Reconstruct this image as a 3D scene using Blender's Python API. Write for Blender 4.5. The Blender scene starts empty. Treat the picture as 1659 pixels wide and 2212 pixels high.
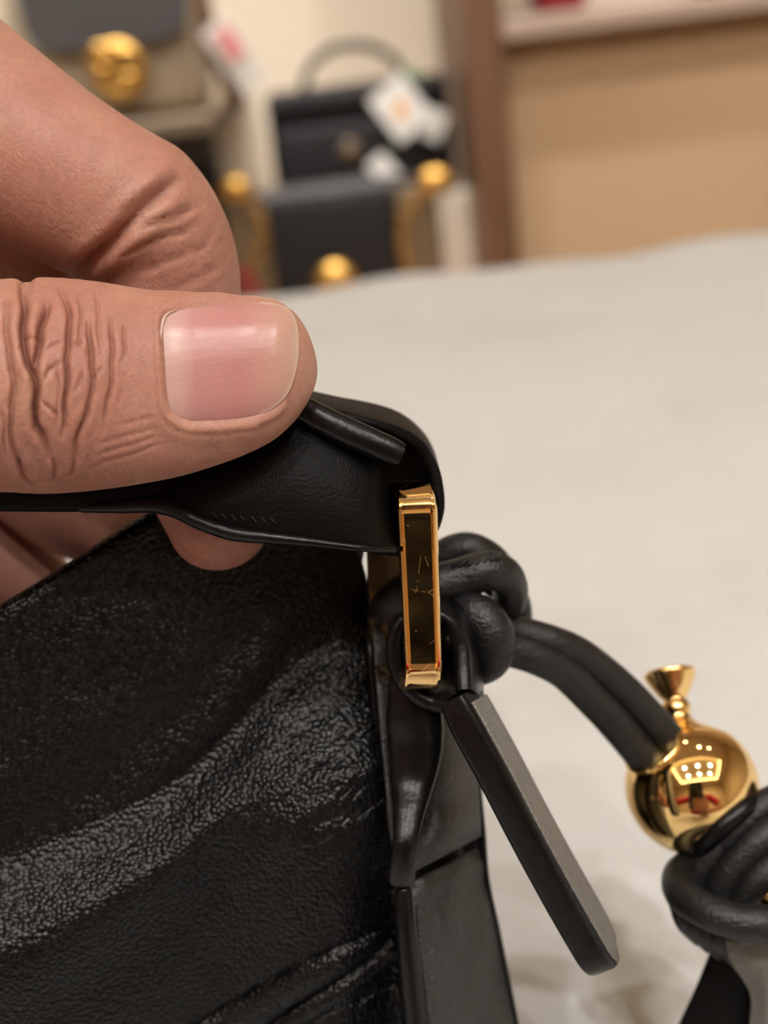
import bpy, bmesh, math, random
import numpy as np
from mathutils import Vector, Matrix
random.seed(7); rng = np.random.default_rng(7)

# ------------------------------------------------------------------ camera
IW, IH, F = 1659.0, 2212.0, 2800.0
CAM = np.array([0.0, 0.0, 0.905])
pit, rol = math.radians(22.0), math.radians(7.0)
FW = np.array([0, math.cos(pit), -math.sin(pit)])
r0 = np.array([1.0, 0, 0]); u0 = np.array([0, math.sin(pit), math.cos(pit)])
RT = math.cos(rol)*r0 - math.sin(rol)*u0
UP = math.sin(rol)*r0 + math.cos(rol)*u0
scn = bpy.context.scene
COL = scn.collection
cd = bpy.data.cameras.new('camera'); cam = bpy.data.objects.new('camera', cd); COL.objects.link(cam)
cam.matrix_world = Matrix(((RT[0], UP[0], -FW[0], CAM[0]), (RT[1], UP[1], -FW[1], CAM[1]),
                           (RT[2], UP[2], -FW[2], CAM[2]), (0, 0, 0, 1)))
cd.sensor_fit = 'VERTICAL'; cd.sensor_height = 36.0; cd.lens = F/IH*36.0
cd.clip_start = 0.005; cd.clip_end = 50
cd.dof.use_dof = True; cd.dof.focus_distance = 0.1385; cd.dof.aperture_fstop = cd.lens/2.75
scn.camera = cam

# ------------------------------------------------------------------ world, exposure
wd = bpy.data.worlds.new('world'); scn.world = wd; wd.use_nodes = True
wd.node_tree.nodes['Background'].inputs[0].default_value = (1, 0.86, 0.7, 1)
wd.node_tree.nodes['Background'].inputs[1].default_value = 0.05
scn.view_settings.view_transform = 'Standard'; scn.view_settings.look = 'None'
scn.view_settings.gamma = 1.0; scn.view_settings.use_curve_mapping = False
scn.view_settings.exposure = 0.1
cy = scn.cycles; cy.use_denoising = True
cy.max_bounces = 6; cy.diffuse_bounces = 3; cy.glossy_bounces = 4; cy.transmission_bounces = 2; cy.volume_bounces = 0; cy.transparent_max_bounces = 4
cy.caustics_reflective = False; cy.caustics_refractive = False
cy.use_adaptive_sampling = True; cy.adaptive_threshold = .09; cy.adaptive_min_samples = 10
LIGHTCOL = (1.0, 0.985, 0.975)
CEIL = 2.6

# ------------------------------------------------------------------ pixel helpers
def P(px, py, z):
    px, py, z = np.asarray(px, float), np.asarray(py, float), np.asarray(z, float)
    a = ((px-IW/2)*z/F)[..., None]; b = (-(py-IH/2)*z/F)[..., None]
    return CAM + RT*a + UP*b + FW*z[..., None]
def W(px, py, Y):                       # where a pixel's ray meets the upright plane y = Y
    d = FW + RT*(px-IW/2)/F - UP*(py-IH/2)/F
    return CAM + d*(Y/d[1])
def proj(v):
    d = v-CAM; z = d@FW
    return (d@RT)/z*F+IW/2, -(d@UP)/z*F+IH/2, z
def cr(pts, n, closed=False):           # Catmull-Rom through rows, n samples
    p = np.asarray(pts, float)
    m = len(p)
    if closed: q = np.vstack([p[-1:], p, p[:2]]); segs = m
    else: q = np.vstack([2*p[:1]-p[1:2], p, 2*p[-1:]-p[-2:-1]]); segs = m-1
    # spread samples by chord length
    d = np.linalg.norm(np.diff(q[1:segs+2, :2], axis=0), axis=1)+1e-9
    c = np.concatenate([[0], np.cumsum(d)]); s = np.linspace(0, c[-1], n, endpoint=not closed)
    i = np.clip(np.searchsorted(c, s, 'right')-1, 0, segs-1); t = ((s-c[i])/d[i])[:, None]
    a, b, e, f = q[i], q[i+1], q[i+2], q[i+3]
    return .5*(2*b+(e-a)*t+(2*a-5*b+4*e-f)*t**2+(3*b-a-3*e+f)*t**3)
def nrm(v): return v/np.maximum(np.linalg.norm(v, axis=-1, keepdims=True), 1e-12)
def sm(x, a, b):
    t = np.clip((x-a)/(b-a), 0, 1); return t*t*(3-2*t)

# ------------------------------------------------------------------ materials
M = {}
def mat(name, col, rough=.5, metal=0., spec=.5, sss=0., sss_rad=(1, .4, .2), sss_scale=.003, coat=0., emit=None, estr=0.):
    m = bpy.data.materials.new(name); m.use_nodes = True; n = m.node_tree.nodes; b = n['Principled BSDF']
    b.inputs['Base Color'].default_value = (*col, 1); b.inputs['Roughness'].default_value = rough
    b.inputs['Metallic'].default_value = metal; b.inputs['Specular IOR Level'].default_value = spec
    if sss: b.inputs['Subsurface Weight'].default_value = sss; b.inputs['Subsurface Radius'].default_value = sss_rad; b.inputs['Subsurface Scale'].default_value = sss_scale
    if coat: b.inputs['Coat Weight'].default_value = coat; b.inputs['Coat Roughness'].default_value = .1
    if emit: b.inputs['Emission Color'].default_value = (*emit, 1); b.inputs['Emission Strength'].default_value = estr
    M[name] = m; return m
def node(m, t, **kw):
    n = m.node_tree.nodes.new(t)
    for k, v in kw.items():
        if k in n.inputs: n.inputs[k].default_value = v
        else: setattr(n, k, v)
    return n
def link(m, a, b): m.node_tree.links.new(a, b)
def bsdf(m): return m.node_tree.nodes['Principled BSDF']
def coords(m, scale=(1, 1, 1), rot=(0, 0, 0)):
    t = node(m, 'ShaderNodeTexCoord'); mp = node(m, 'ShaderNodeMapping')
    mp.inputs['Scale'].default_value = scale; mp.inputs['Rotation'].default_value = rot
    link(m, t.outputs['Object'], mp.inputs['Vector']); return mp.outputs['Vector']
def noise_tex(m, scale, detail=3, vec=None, rough=.55):
    n = node(m, 'ShaderNodeTexNoise'); n.inputs['Scale'].default_value = scale; n.inputs['Detail'].default_value = detail; n.inputs['Roughness'].default_value = rough
    link(m, vec if vec is not None else coords(m), n.inputs['Vector']); return n.outputs['Fac']
def ramp(m, fac, stops):
    r = node(m, 'ShaderNodeValToRGB'); e = r.color_ramp.elements
    while len(e) < len(stops): e.new(.5)
    for k, (p, c) in enumerate(stops): e[k].position = p; e[k].color = (*c, 1)
    link(m, fac, r.inputs['Fac']); return r.outputs['Color']
def bump(m, h, dist, strength=1.0, prev=None):
    b = node(m, 'ShaderNodeBump'); b.inputs['Strength'].default_value = strength; b.inputs['Distance'].default_value = dist
    link(m, h, b.inputs['Height'])
    if prev is not None: link(m, prev, b.inputs['Normal'])
    return b.outputs['Normal']
def setnormal(m, n): link(m, n, bsdf(m).inputs['Normal'])
def setcol(m, c): link(m, c, bsdf(m).inputs['Base Color'])
def math_node(m, op, a, b):
    n = node(m, 'ShaderNodeMath', operation=op)
    for k, v in ((0, a), (1, b)):
        if isinstance(v, (int, float)): n.inputs[k].default_value = v
        else: link(m, v, n.inputs[k])
    return n.outputs[0]

def leather(name, col, rough, grain, gdist, wrinkle=0., spec=.5, rot=(0, 0, 0)):
    m = mat(name, col, rough, spec=spec)
    v = coords(m)
    vo = node(m, 'ShaderNodeTexVoronoi', feature='F1'); vo.inputs['Scale'].default_value = grain; vo.inputs['Randomness'].default_value = .85
    ns = node(m, 'ShaderNodeTexNoise'); ns.inputs['Scale'].default_value = grain*.35; ns.inputs['Detail'].default_value = 3
    link(m, v, ns.inputs['Vector'])
    mx = node(m, 'ShaderNodeMixRGB'); mx.inputs[0].default_value = .00025; mx.blend_type = 'ADD'
    link(m, v, mx.inputs[1]); link(m, ns.outputs['Color'], mx.inputs[2]); link(m, mx.outputs[0], vo.inputs['Vector'])
    n = bump(m, vo.outputs['Distance'], -gdist, 1.0)
    if wrinkle:
        wv = coords(m, (1, 1, 3.2), rot)
        n = bump(m, noise_tex(m, grain*.22, 4, wv), wrinkle, 1.0, n)
    setnormal(m, n); return m
leather('bag_leather', (.0018, .0018, .0022), .31, 1750, .00019, .00006, spec=.32, rot=(0, .55, 0))
leather('gusset_leather', (.034, .031, .029), .45, 2600, .00012, .00025, spec=.6)  # black leather lightened in the base to carry its grazing sheen
leather('strap_leather', (.003, .0026, .0026), .5, 3200, .00004, .00004, spec=.12)
leather('tab_face_leather', (.20, .185, .165), .6, 2300, .00016, .0001, spec=.5)  # tab's grey is grazing sheen on black leather, put into the colour
leather('cord_leather', (.009, .0085, .0085), .43, 2600, .00007, .00018, spec=.5)
m = mat('edge_paint', (.0035, .0033, .0035), .3, spec=.32); setnormal(m, bump(m, noise_tex(m, 900, 2), .00008))
mat('thread', (.008, .008, .008), .7)
mat('lining', (.005, .005, .005), .8)
m = mat('gold', (1.0, .70, .30), .06, metal=1.); setnormal(m, bump(m, noise_tex(m, 260, 2), .00003, .5))
m = mat('gold_worn', (.98, .66, .30), .05, metal=1.)
vv = coords(m, (1, 1, 1)); sc_ = node(m, 'ShaderNodeTexVoronoi', feature='DISTANCE_TO_EDGE'); sc_.inputs['Scale'].default_value = 300; link(m, vv, sc_.inputs['Vector'])
lt = math_node(m, 'LESS_THAN', sc_.outputs['Distance'], .006)
ms = math_node(m, 'MULTIPLY', lt, math_node(m, 'GREATER_THAN', noise_tex(m, 420, 2), .57))
link(m, math_node(m, 'ADD', math_node(m, 'MULTIPLY', ms, .25), .05), bsdf(m).inputs['Roughness'])
setnormal(m, bump(m, ms, .00004, .6))

m = mat('skin', (.55, .27, .18), .48, spec=.35, sss=.22, sss_rad=(1, .36, .2), sss_scale=.0035)
c1 = ramp(m, noise_tex(m, 90, 3), [(.3, (.43, .195, .14)), (.5, (.475, .23, .168)), (.62, (.51, .265, .19)), (.75, (.51, .28, .215))])
at = node(m, 'ShaderNodeAttribute', attribute_name='skin_tint')  # creases and knuckle tinted towards a darker, redder brown
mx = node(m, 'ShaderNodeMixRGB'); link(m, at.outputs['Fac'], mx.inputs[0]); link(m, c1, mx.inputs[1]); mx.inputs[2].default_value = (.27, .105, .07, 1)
fl = noise_tex(m, 1500, 3)
mx2 = node(m, 'ShaderNodeMixRGB', blend_type='MULTIPLY'); mx2.inputs[0].default_value = .35; link(m, mx.outputs[0], mx2.inputs[1]); link(m, ramp(m, fl, [(.35, (.75, .7, .68)), (.65, (1, 1, 1))]), mx2.inputs[2])
setcol(m, mx2.outputs[0])
vk = node(m, 'ShaderNodeTexVoronoi', feature='DISTANCE_TO_EDGE'); vk.inputs['Scale'].default_value = 2300; link(m, coords(m, (1, 1, .55)), vk.inputs['Vector'])
nb = bump(m, vk.outputs['Distance'], .00010, .7)
setnormal(m, bump(m, noise_tex(m, 1800, 4), .00009, .9, nb))
m = mat('nail', (.72, .40, .36), .3, spec=.5, sss=.25, sss_scale=.002)
at = node(m, 'ShaderNodeAttribute', attribute_name='nail_t'); at2 = node(m, 'ShaderNodeAttribute', attribute_name='nail_edge')
c1 = ramp(m, at.outputs['Fac'], [(0, (.60, .37, .32)), (.14, (.585, .335, .30)), (.24, (.52, .245, .23)), (.55, (.50, .22, .205)), (.78, (.53, .275, .23)), (.94, (.56, .34, .265)), (1, (.62, .44, .34))])
mx = node(m, 'ShaderNodeMixRGB'); link(m, at2.outputs['Fac'], mx.inputs[0]); link(m, c1, mx.inputs[1]); mx.inputs[2].default_value = (.74, .5, .4, 1)
setcol(m, mx.outputs[0]); setnormal(m, bump(m, noise_tex(m, 500, 2, coords(m, (1, .3, 4))), .00005, .6))
mat('cuticle', (.74, .52, .43), .5, sss=.1)

m = mat('table_cover', (.70, .645, .575), .65, spec=.3)
setcol(m, ramp(m, noise_tex(m, 11, 5, coords(m, (1, 1.5, 1)), .62), [(.3, (.595, .585, .565)), (.46, (.655, .65, .635)), (.7, (.67, .67, .66))]))
setnormal(m, bump(m, noise_tex(m, 400, 3), .0002, .3))
mat('wall_cream', (.73, .62, .48), .8, spec=.2)
mat('wall_tan', (.50, .33, .19), .7, spec=.25)
mat('ceiling_white', (.75, .68, .58), .9, spec=.1)
m = mat('floor_wood', (.28, .17, .1), .4); setcol(m, ramp(m, noise_tex(m, 6, 4, coords(m, (1, 8, 1))), [(.3, (.2, .12, .07)), (.7, (.34, .22, .13))]))
m = mat('post_wood', (.2, .1, .05), .45)
setcol(m, ramp(m, noise_tex(m, 9, 4, coords(m, (6, 6, .6))), [(.3, (.125, .058, .028)), (.7, (.19, .092, .046))]))
mat('shelf_laminate', (.42, .31, .24), .4)
mat('shelf_shade_brown', (.20, .145, .09), .5); mat('table_wood', (.35, .25, .17), .5)
mat('bag_black', (.016, .014, .015), .55, spec=.25); mat('bag_grey', (.085, .08, .08), .5, spec=.3); mat('bag_beige', (.42, .34, .24), .5)
mat('bag_red', (.28, .02, .03), .4); mat('bag_dark', (.014, .012, .012), .55, spec=.25)
m = mat('monogram', (.06, .04, .025), .5)
ck = node(m, 'ShaderNodeTexChecker'); ck.inputs['Scale'].default_value = 130; ck.inputs['Color1'].default_value = (.06, .038, .022, 1); ck.inputs['Color2'].default_value = (.22, .14, .065, 1)
link(m, coords(m, (1, 1, 1), (0, .785, 0)), ck.inputs['Vector']); setcol(m, ck.outputs['Color'])
mat('gold_soft', (.66, .38, .10), .42, metal=1.)
mat('strap_brown', (.17, .09, .05), .5)
mat('tag_white', (.82, .78, .72), .6); mat('tag_pink', (.85, .30, .30), .6); mat('ribbon_green', (.10, .22, .08), .6); mat('tag_orange', (.85, .5, .25), .6)
mat('lamp_glow', (1, 1, 1), .5, emit=(1, .88, .72), estr=70)
mat('panel_glow', (1, 1, 1), .5, emit=(1, .84, .62), estr=2.2)
mat('cove_glow', (1, 1, 1), .5, emit=(1, .86, .62), estr=14)
mat('lamp_trim', (.8, .78, .74), .4)

# ------------------------------------------------------------------ mesh helpers
def tag(o, label=None, cat=None, group=None, kind=None):
    if label: o['label'] = label
    if cat: o['category'] = cat
    if group: o['group'] = group
    if kind: o['kind'] = kind
    return o
def wloc(o):
    l = np.zeros(3)
    while o is not None: l += np.array(o.location); o = o.parent
    return l
def obj(name, V, Fc, m, parent=None, smooth=True, loc=None, sharp=None, attrs=None):
    V = np.asarray(V, float)
    base = wloc(parent) if parent is not None else np.zeros(3)
    if loc is None: loc = np.zeros(3) if parent is not None else V.mean(0)
    loc = np.asarray(loc, float)
    me = bpy.data.meshes.new(name); me.from_pydata((V-base-loc).tolist(), [], [list(map(int, f)) for f in Fc]); me.update()
    if attrs:
        for k, a in attrs.items():
            at = me.attributes.new(k, 'FLOAT', 'POINT'); at.data.foreach_set('value', np.asarray(a, np.float32))
    if smooth:
        me.polygons.foreach_set('use_smooth', [True]*len(me.polygons))
        if sharp: me.set_sharp_from_angle(angle=math.radians(sharp))
    o = bpy.data.objects.new(name, me); COL.objects.link(o)
    if m: me.materials.append(M[m])
    if parent is not None: o.parent = parent
    o.location = loc; return o
def empty(name, loc, label, cat, group=None):
    o = bpy.data.objects.new(name, None); COL.objects.link(o); o.location = loc; o.empty_display_size = .01
    return tag(o, label, cat, group)
def fixn(o):
    bm = bmesh.new(); bm.from_mesh(o.data); bmesh.ops.recalc_face_normals(bm, faces=bm.faces); bm.to_mesh(o.data); bm.free(); return o
def gridfaces(n, m, closed_m=False, off=0, closed_n=False):
    F_ = []
    for i in range(n if closed_n else n-1):
        i2 = (i+1) % n
        for j in range(m if closed_m else m-1):
            k = (j+1) % m
            F_.append((off+i*m+j, off+i*m+k, off+i2*m+k, off+i2*m+j))
    return F_
def sweep(path, Wd, secs, closed=False, Nd=None):
    """secs: (M,2) or (N,M,2) in (width, normal) metres"""
    path = np.asarray(path, float); n = len(path)
    if closed: T = np.roll(path, -1, 0)-np.roll(path, 1, 0)
    else: T = np.gradient(path, axis=0)
    T = nrm(T); Wd = np.broadcast_to(np.asarray(Wd, float), path.shape)
    Wn = nrm(Wd-(Wd*T).sum(1, keepdims=True)*T); N = np.cross(T, Wn) if Nd is None else Nd
    secs = np.asarray(secs, float)
    if secs.ndim == 2: secs = np.broadcast_to(secs, (n,)+secs.shape)
    m = secs.shape[1]
    V = path[:, None]+Wn[:, None]*secs[..., :1]+N[:, None]*secs[..., 1:]
    Fc = gridfaces(n, m, True, closed_n=closed)
    if not closed: Fc += [tuple(range(m-1, -1, -1)), tuple((n-1)*m+k for k in range(m))]
    return V.reshape(-1, 3), Fc
def frames(path):
    T = nrm(np.gradient(path, axis=0)); a = np.array([0, 0, 1.]) if abs(T[0][2]) < .8 else np.array([1., 0, 0])
    w = nrm(a-(a@T[0])*T[0]); out = [w]
    for i in range(1, len(path)):
        w = out[-1]-(out[-1]@T[i])*T[i]; out.append(nrm(w))
    return np.array(out)
def tube_w(path, r, seg=20, flat=1.0, round_ends=True, Wd=None):
    path = np.asarray(path, float); r = np.broadcast_to(np.asarray(r, float), (len(path),)).copy()
    if round_ends:
        t0, t1 = nrm(path[0]-path[1]), nrm(path[-1]-path[-2]); a = np.linspace(0, math.pi/2, 7)[1:]
        A = [path[0]+t0*r[0]*math.sin(x)*.9 for x in a][::-1]; ra = [r[0]*max(math.cos(x), .03) for x in a][::-1]
        B = [path[-1]+t1*r[-1]*math.sin(x)*.9 for x in a]; rb = [r[-1]*max(math.cos(x), .03) for x in a]
        path = np.vstack([A, path, B]); r = np.concatenate([ra, r, rb])
    th = np.linspace(0, 2*math.pi, seg, endpoint=False)
    s = np.stack([np.cos(th)[None]*r[:, None], np.sin(th)[None]*r[:, None]*flat], -1)
    return sweep(path, frames(path) if Wd is None else Wd, s)
def tube_px(ctrl, n=60, seg=20, **k):       # rows: px, py, z, half width in px
    c = cr(ctrl, n); p_ = P(c[:, 0], c[:, 1], c[:, 2]); r_ = c[:, 3]*c[:, 2]/F
    b_ = np.nonzero(p_[:, 2] < CAM[2]-.155+r_+.0008)[0]            # stop where the table begins
    if len(b_) and b_[0] > 2: p_, r_ = p_[:b_[0]], r_[:b_[0]]
    return tube_w(p_, r_, seg, **k)
def rrect(hw, ht, r, k=4):
    out = []
    for cx, cy, a0 in ((hw-r, ht-r, 0), (-hw+r, ht-r, 90), (-hw+r, -ht+r, 180), (hw-r, -ht+r, 270)):
        for q in range(k+1):
            a = math.radians(a0+90*q/k); out.append((cx+r*math.cos(a), cy+r*math.sin(a)))
    return np.array(out)
def join(*vf):
    V, Fc, o = [], [], 0
    for v, f in vf: V.append(v); Fc += [tuple(i+o for i in q) for q in f]; o += len(v)
    return np.vstack(V), Fc
def lathe(c, ax, prof, seg=48):             # prof rows: distance along ax, radius (metres)
    ax = nrm(np.asarray(ax, float)); a = np.array([0, 0, 1.]) if abs(ax[2]) < .9 else np.array([1., 0, 0])
    u = nrm(np.cross(ax, a)); v = np.cross(ax, u); th = np.linspace(0, 2*math.pi, seg, endpoint=False)
    ring = np.cos(th)[:, None]*u+np.sin(th)[:, None]*v
    V = np.concatenate([np.asarray(c)+ax*p+ring*max(r, 1e-6) for p, r in prof])
    n = len(prof); Fc = gridfaces(n, seg, True)+[tuple(range(seg-1, -1, -1)), tuple((n-1)*seg+k for k in range(seg))]
    return V, Fc
def box(x0, x1, y0, y1, z0, z1, b=0.0):
    V = np.array([(x, y, z) for x in (x0, x1) for y in (y0, y1) for z in (z0, z1)], float)
    Fc = [(0, 1, 3, 2), (4, 6, 7, 5), (0, 4, 5, 1), (2, 3, 7, 6), (0, 2, 6, 4), (1, 5, 7, 3)]
    if not b: return V, Fc
    bm = bmesh.new(); vs = [bm.verts.new(v) for v in V]
    for f in Fc: bm.faces.new([vs[i] for i in f])
    bmesh.ops.bevel(bm, geom=list(bm.edges), offset=b, segments=3, profile=.5, affect='EDGES')
    bm.verts.index_update(); V = np.array([v.co[:] for v in bm.verts]); Fc = [[v.index for v in f.verts] for f in bm.faces]; bm.free()
    return V, Fc
def torus(c, ax, R, r, n=32, m=12, sx=1.):
    ax = nrm(np.asarray(ax, float)); a = np.array([0, 0, 1.]) if abs(ax[2]) < .9 else np.array([1., 0, 0])
    u = nrm(np.cross(ax, a)); v = np.cross(ax, u); th = np.linspace(0, 2*math.pi, n, endpoint=False)
    path = np.asarray(c)+R*(np.cos(th)[:, None]*u*sx+np.sin(th)[:, None]*v)
    ph = np.linspace(0, 2*math.pi, m, endpoint=False); s = np.stack([r*np.cos(ph), r*np.sin(ph)], -1)
    return sweep(path, ax, s, closed=True)
def facing(o, d):                       # turn a sheet so that it faces d
    n = np.empty(len(o.data.polygons)*3); o.data.polygons.foreach_get('normal', n)
    if n.reshape(-1, 3).sum(0)@np.asarray(d) < 0: o.data.flip_normals()
    return o
def struct(name, vf, m): return tag(obj(name, vf[0], vf[1], m, smooth=False), kind='structure')
def solid(o, th, offset=-1):
    md = o.modifiers.new('thickness', 'SOLIDIFY'); md.thickness = th; md.offset = offset; return o

# ------------------------------------------------------------------ the room
X0, X1, Y0, Y1 = -2.3, 2.6, -2.4, 1.86
struct('floor', box(X0, X1, Y0, Y1, -.05, 0), 'floor_wood')
struct('wall_back', box(X0, X1, Y1, Y1+.1, 0, CEIL+.3), 'wall_cream')
struct('wall_left', box(X0-.1, X0, Y0, Y1, 0, CEIL+.3), 'wall_cream')
struct('wall_right', box(X1, X1+.1, Y0, Y1, 0, CEIL+.3), 'wall_cream')
struct('wall_front', box(X0, X1, Y0-.1, Y0, 0, CEIL+.3), 'wall_cream')
# ceiling with a recessed luminous tray
tx0, tx1, ty0, ty1 = -1.3, 1.8, -1.75, -.05
vf = join(box(X0, X1, Y0, ty0, CEIL, CEIL+.08), box(X0, X1, ty1, Y1, CEIL, CEIL+.08), box(X0, tx0, ty0, ty1, CEIL, CEIL+.08), box(tx1, X1, ty0, ty1, CEIL, CEIL+.08),
          box(tx0-.06, tx1+.06, ty0-.06, ty1+.06, CEIL+.2, CEIL+.26))
struct('ceiling', vf, 'ceiling_white')
k = .03
vf = join(box(tx0-.02, tx1+.02, ty1-.0, ty1+.02, CEIL+.09, CEIL+.12), box(tx0-.02, tx1+.02, ty0-.02, ty0, CEIL+.09, CEIL+.12),
          box(tx0-.02, tx0, ty0, ty1, CEIL+.09, CEIL+.12), box(tx1, tx1+.02, ty0, ty1, CEIL+.09, CEIL+.12))
o = obj('cove_light', vf[0], vf[1], 'cove_glow', smooth=False); tag(o, 'warm glowing strip around the recessed ceiling tray', 'light')
def downlight(x, y, z, energy, label, group, ang=140, tgt=None):
    e = empty('downlight', (x, y, z), label, 'light', group)
    v, f = lathe((x, y, z), (0, 0, -1), [(-.002, .03), (-.002, .045), (.006, .047), (.008, .043), (.004, .034), (-.002, .03)], 32); obj('trim_ring', v, f, 'lamp_trim', e)
    v, f = lathe((x, y, z), (0, 0, -1), [(-.002, 0), (-.002, .034), (.003, .034), (.003, 0)], 24); obj('lamp_disc', v, f, 'lamp_glow', e, smooth=False)
    L = bpy.data.lights.new('lamp', 'SPOT'); L.energy = energy; L.color = LIGHTCOL; L.spot_size = math.radians(ang); L.spot_blend = .6; L.shadow_soft_size = .035
    lo = bpy.data.objects.new('lamp', L); COL.objects.link(lo); lo.parent = e; lo.location = (0, 0, -.012)
    if tgt is not None:
        d = Vector(tgt)-Vector((x, y, z-.012)); lo.rotation_euler = d.to_track_quat('-Z', 'Y').to_euler()
for yy in (-1.25, -.60):
    for xx in (-.55, .25, 1.05):
        downlight(xx, yy, CEIL+.198, 37, 'round white downlight set in the recessed ceiling tray', 'downlights in the ceiling tray')
for xx in (-.75, -.35, .05):  # added washers to brighten the display wall
    downlight(xx, 1.10, CEIL-.002, 92, 'added round downlight in the flat ceiling to brighten the bag display', 'added downlights above the bag display', 54, (xx, 1.80, .62))
for xx in (.55, 1.05):  # two more added spots, aimed to brighten the tan panel
    downlight(xx, .60, CEIL-.002, 76, 'added round downlight in the flat ceiling to brighten the tan panel', 'added downlights before the tan panel', 40, (xx-.1, 1.60, .55))
v, f = box(tx0+.1, tx1-.1, ty0+.1, ty1-.1, CEIL+.196, CEIL+.2)
# (tray panel stays plain plaster; the cove and the downlights light it)

# wooden post, shelf, panel
a = W(992, 100, 1.5); b = W(1083, 100, 1.5); c_ = W(1046, 480, 1.5); d_ = W(1122, 480, 1.5)
px0 = (a[0]+c_[0])/2; px1 = (b[0]+d_[0])/2
struct('trim_1', box(px0, px1, 1.5, Y1, 0, CEIL), 'post_wood')
struct('wall_panel', box(px1, X1, 1.532, Y1, 0, W(1359, 55, 1.5)[2]-.0), 'wall_tan')
zs = W(1359, 55, 1.5)[2]
o = obj('wall_shelf', *box(px1, X1, 1.5, Y1, zs, zs+.02, .002), 'shelf_laminate', smooth=False); tag(o, 'pale brown shelf board fixed beside the wooden post', 'shelf')

# ------------------------------------------------------------------ table and its cover
TZ = CAM[2]-.155
TX0, TX1, TYA, TYB = -.62, .95, -.10, .735
e = empty('display_table', ((TX0+TX1)/2, (TYA+TYB)/2, 0), 'wooden display table under the white cover', 'table')
obj('tabletop', *box(TX0+.004, TX1-.004, TYA+.004, TYB-.004, TZ-.034, TZ-.004, .002), 'table_wood', e, smooth=False)
for x in (TX0+.06, TX1-.06):
    for y in (TYA+.06, TYB-.06): obj('leg', *box(x-.025, x+.025, y-.025, y+.025, 0, TZ-.034, .003), 'table_wood', e, smooth=False)
nx, ny = 260, 170
gx = np.linspace(TX0-.12, TX1+.12, nx); gy = np.linspace(TYA-.12, TYB+.12, ny)
GX, GY = np.meshgrid(gx, gy, indexing='ij')
ox = np.maximum(TX0-GX, 0)+np.maximum(GX-TX1, 0); oy = np.maximum(TYA-GY, 0)+np.maximum(GY-TYB, 0)
drop = np.maximum(ox, oy); wav = .004*np.sin(GX*37+1)+.003*np.sin(GX*83+GY*60)+.003*np.sin(GY*41)
cx = np.clip(GX, TX0, TX1); cy = np.clip(GY, TYA, TYB)
rr = np.minimum(drop, .012)
VX = cx+np.sign(GX-cx)*(rr*.6+wav*np.minimum(drop/.05, 1)*.6); VY = cy+np.sign(GY-cy)*(rr*.6+wav*np.minimum(drop/.05, 1)*.6)
edge = np.exp(-np.minimum(TYB-np.minimum(GY, TYB), 9)/.05)
VZ = TZ-drop+.0016*np.sin(GX*31+.6)*edge+.001*np.sin(GX*71)*edge+.0002*np.sin(GX*24+GY*37)-.0006
V = np.stack([VX, VY, VZ], -1).reshape(-1, 3)
o = obj('table_cover', V, gridfaces(nx, ny), 'table_cover'); fixn(o); solid(o, .0015); tag(o, 'smooth off white cover spread over the table top', 'table cover')

# ------------------------------------------------------------------ background bags
def bagbox(w, d, h, b=.012, taper=0.0, nseg=10):
    V, Fc = box(-w/2, w/2, -d/2, d/2, 0, h, b)
    t = V[:, 2]/h; V = V.copy(); V[:, 0] *= 1-taper*t; V[:, 1] *= 1-.25*t
    return V, Fc
def at(vf, loc): return vf[0]+np.asarray(loc), vf[1]
def chain(parent, pts, R=.0055, r=.0012):
    pts = np.asarray(pts, float); d = np.concatenate([[0], np.cumsum(np.linalg.norm(np.diff(pts, axis=0), axis=1))])
    n = int(d[-1]/(R*1.55)); base = None
    for q in range(n+1):
        s = q*d[-1]/n; p = np.array([np.interp(s, d, pts[:, k]) for k in range(3)])
        if base is None:
            v, f = torus((0, 0, 0), (0, 1, 0), R, r, 16, 8); base = obj('chain_link', v+p, f, 'gold_soft', parent, loc=p-wloc(parent)); oo = base
        else:
            oo = base.copy(); COL.objects.link(oo); oo.parent = parent; oo.location = p-wloc(parent)
        oo.rotation_euler = (0, 0, math.radians(65) if q % 2 else math.radians(-20))
def tagmesh(name, c, w, h, ang, m, parent=None, th=.0015, yaw=0):
    v, f = box(-w/2, w/2, -th/2, th/2, -h/2, h/2, .0006)
    R = np.array(Matrix.Rotation(yaw, 3, 'Z') @ Matrix.Rotation(ang, 3, 'Y'))
    return obj(name, v@R.T+np.asarray(c), f, m, parent, smooth=False)

# lower display ledge + riser
yl = 1.42; zl = .575
lx0 = W(440, 600, yl)[0]; 
o = obj('display_ledge', *box(X0+.02, px0-.001, 1.27, Y1, zl-.03, zl, .002), 'shelf_laminate', smooth=False); tag(o, 'low wooden ledge carrying the dark bags behind the table', 'shelf')
# bag with chain (front)
xl, xr = W(497, 520, yl)[0], W(958, 520, yl)[0]; zt = W(725, 402, yl+.05)[2]
bw, bh = xr-xl, zt-zl; bc = ((xl+xr)/2, yl+.05, zl)
e = empty('chain_handbag', bc, 'dark handbag with monogram side bands and gold chain standing on the ledge', 'handbag')
obj('body', *at(bagbox(bw, .10, bh, .014), bc), 'bag_dark', e, sharp=40)
fl = bw*.60
obj('flap', *at(box(-fl/2-.005, fl/2-.005, -.058, -.048, bh*.12, bh*.97, .004), bc), 'bag_dark', e, sharp=40)
obj('lit_top', *at(box(-fl/2-.005, fl/2-.005, -.055, .03, bh*.985, bh*1.02, .004), bc), 'bag_grey', e, sharp=40)  # light on the top plane put into the colour as lighter grey
for s in (-1, 1):
    xa = s*bw*.40-.003; obj('side_band', *at(box(xa-bw*.095, xa+bw*.095, -.055, -.047, .004, bh*.985, .003), bc), 'monogram', e, sharp=40)
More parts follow.
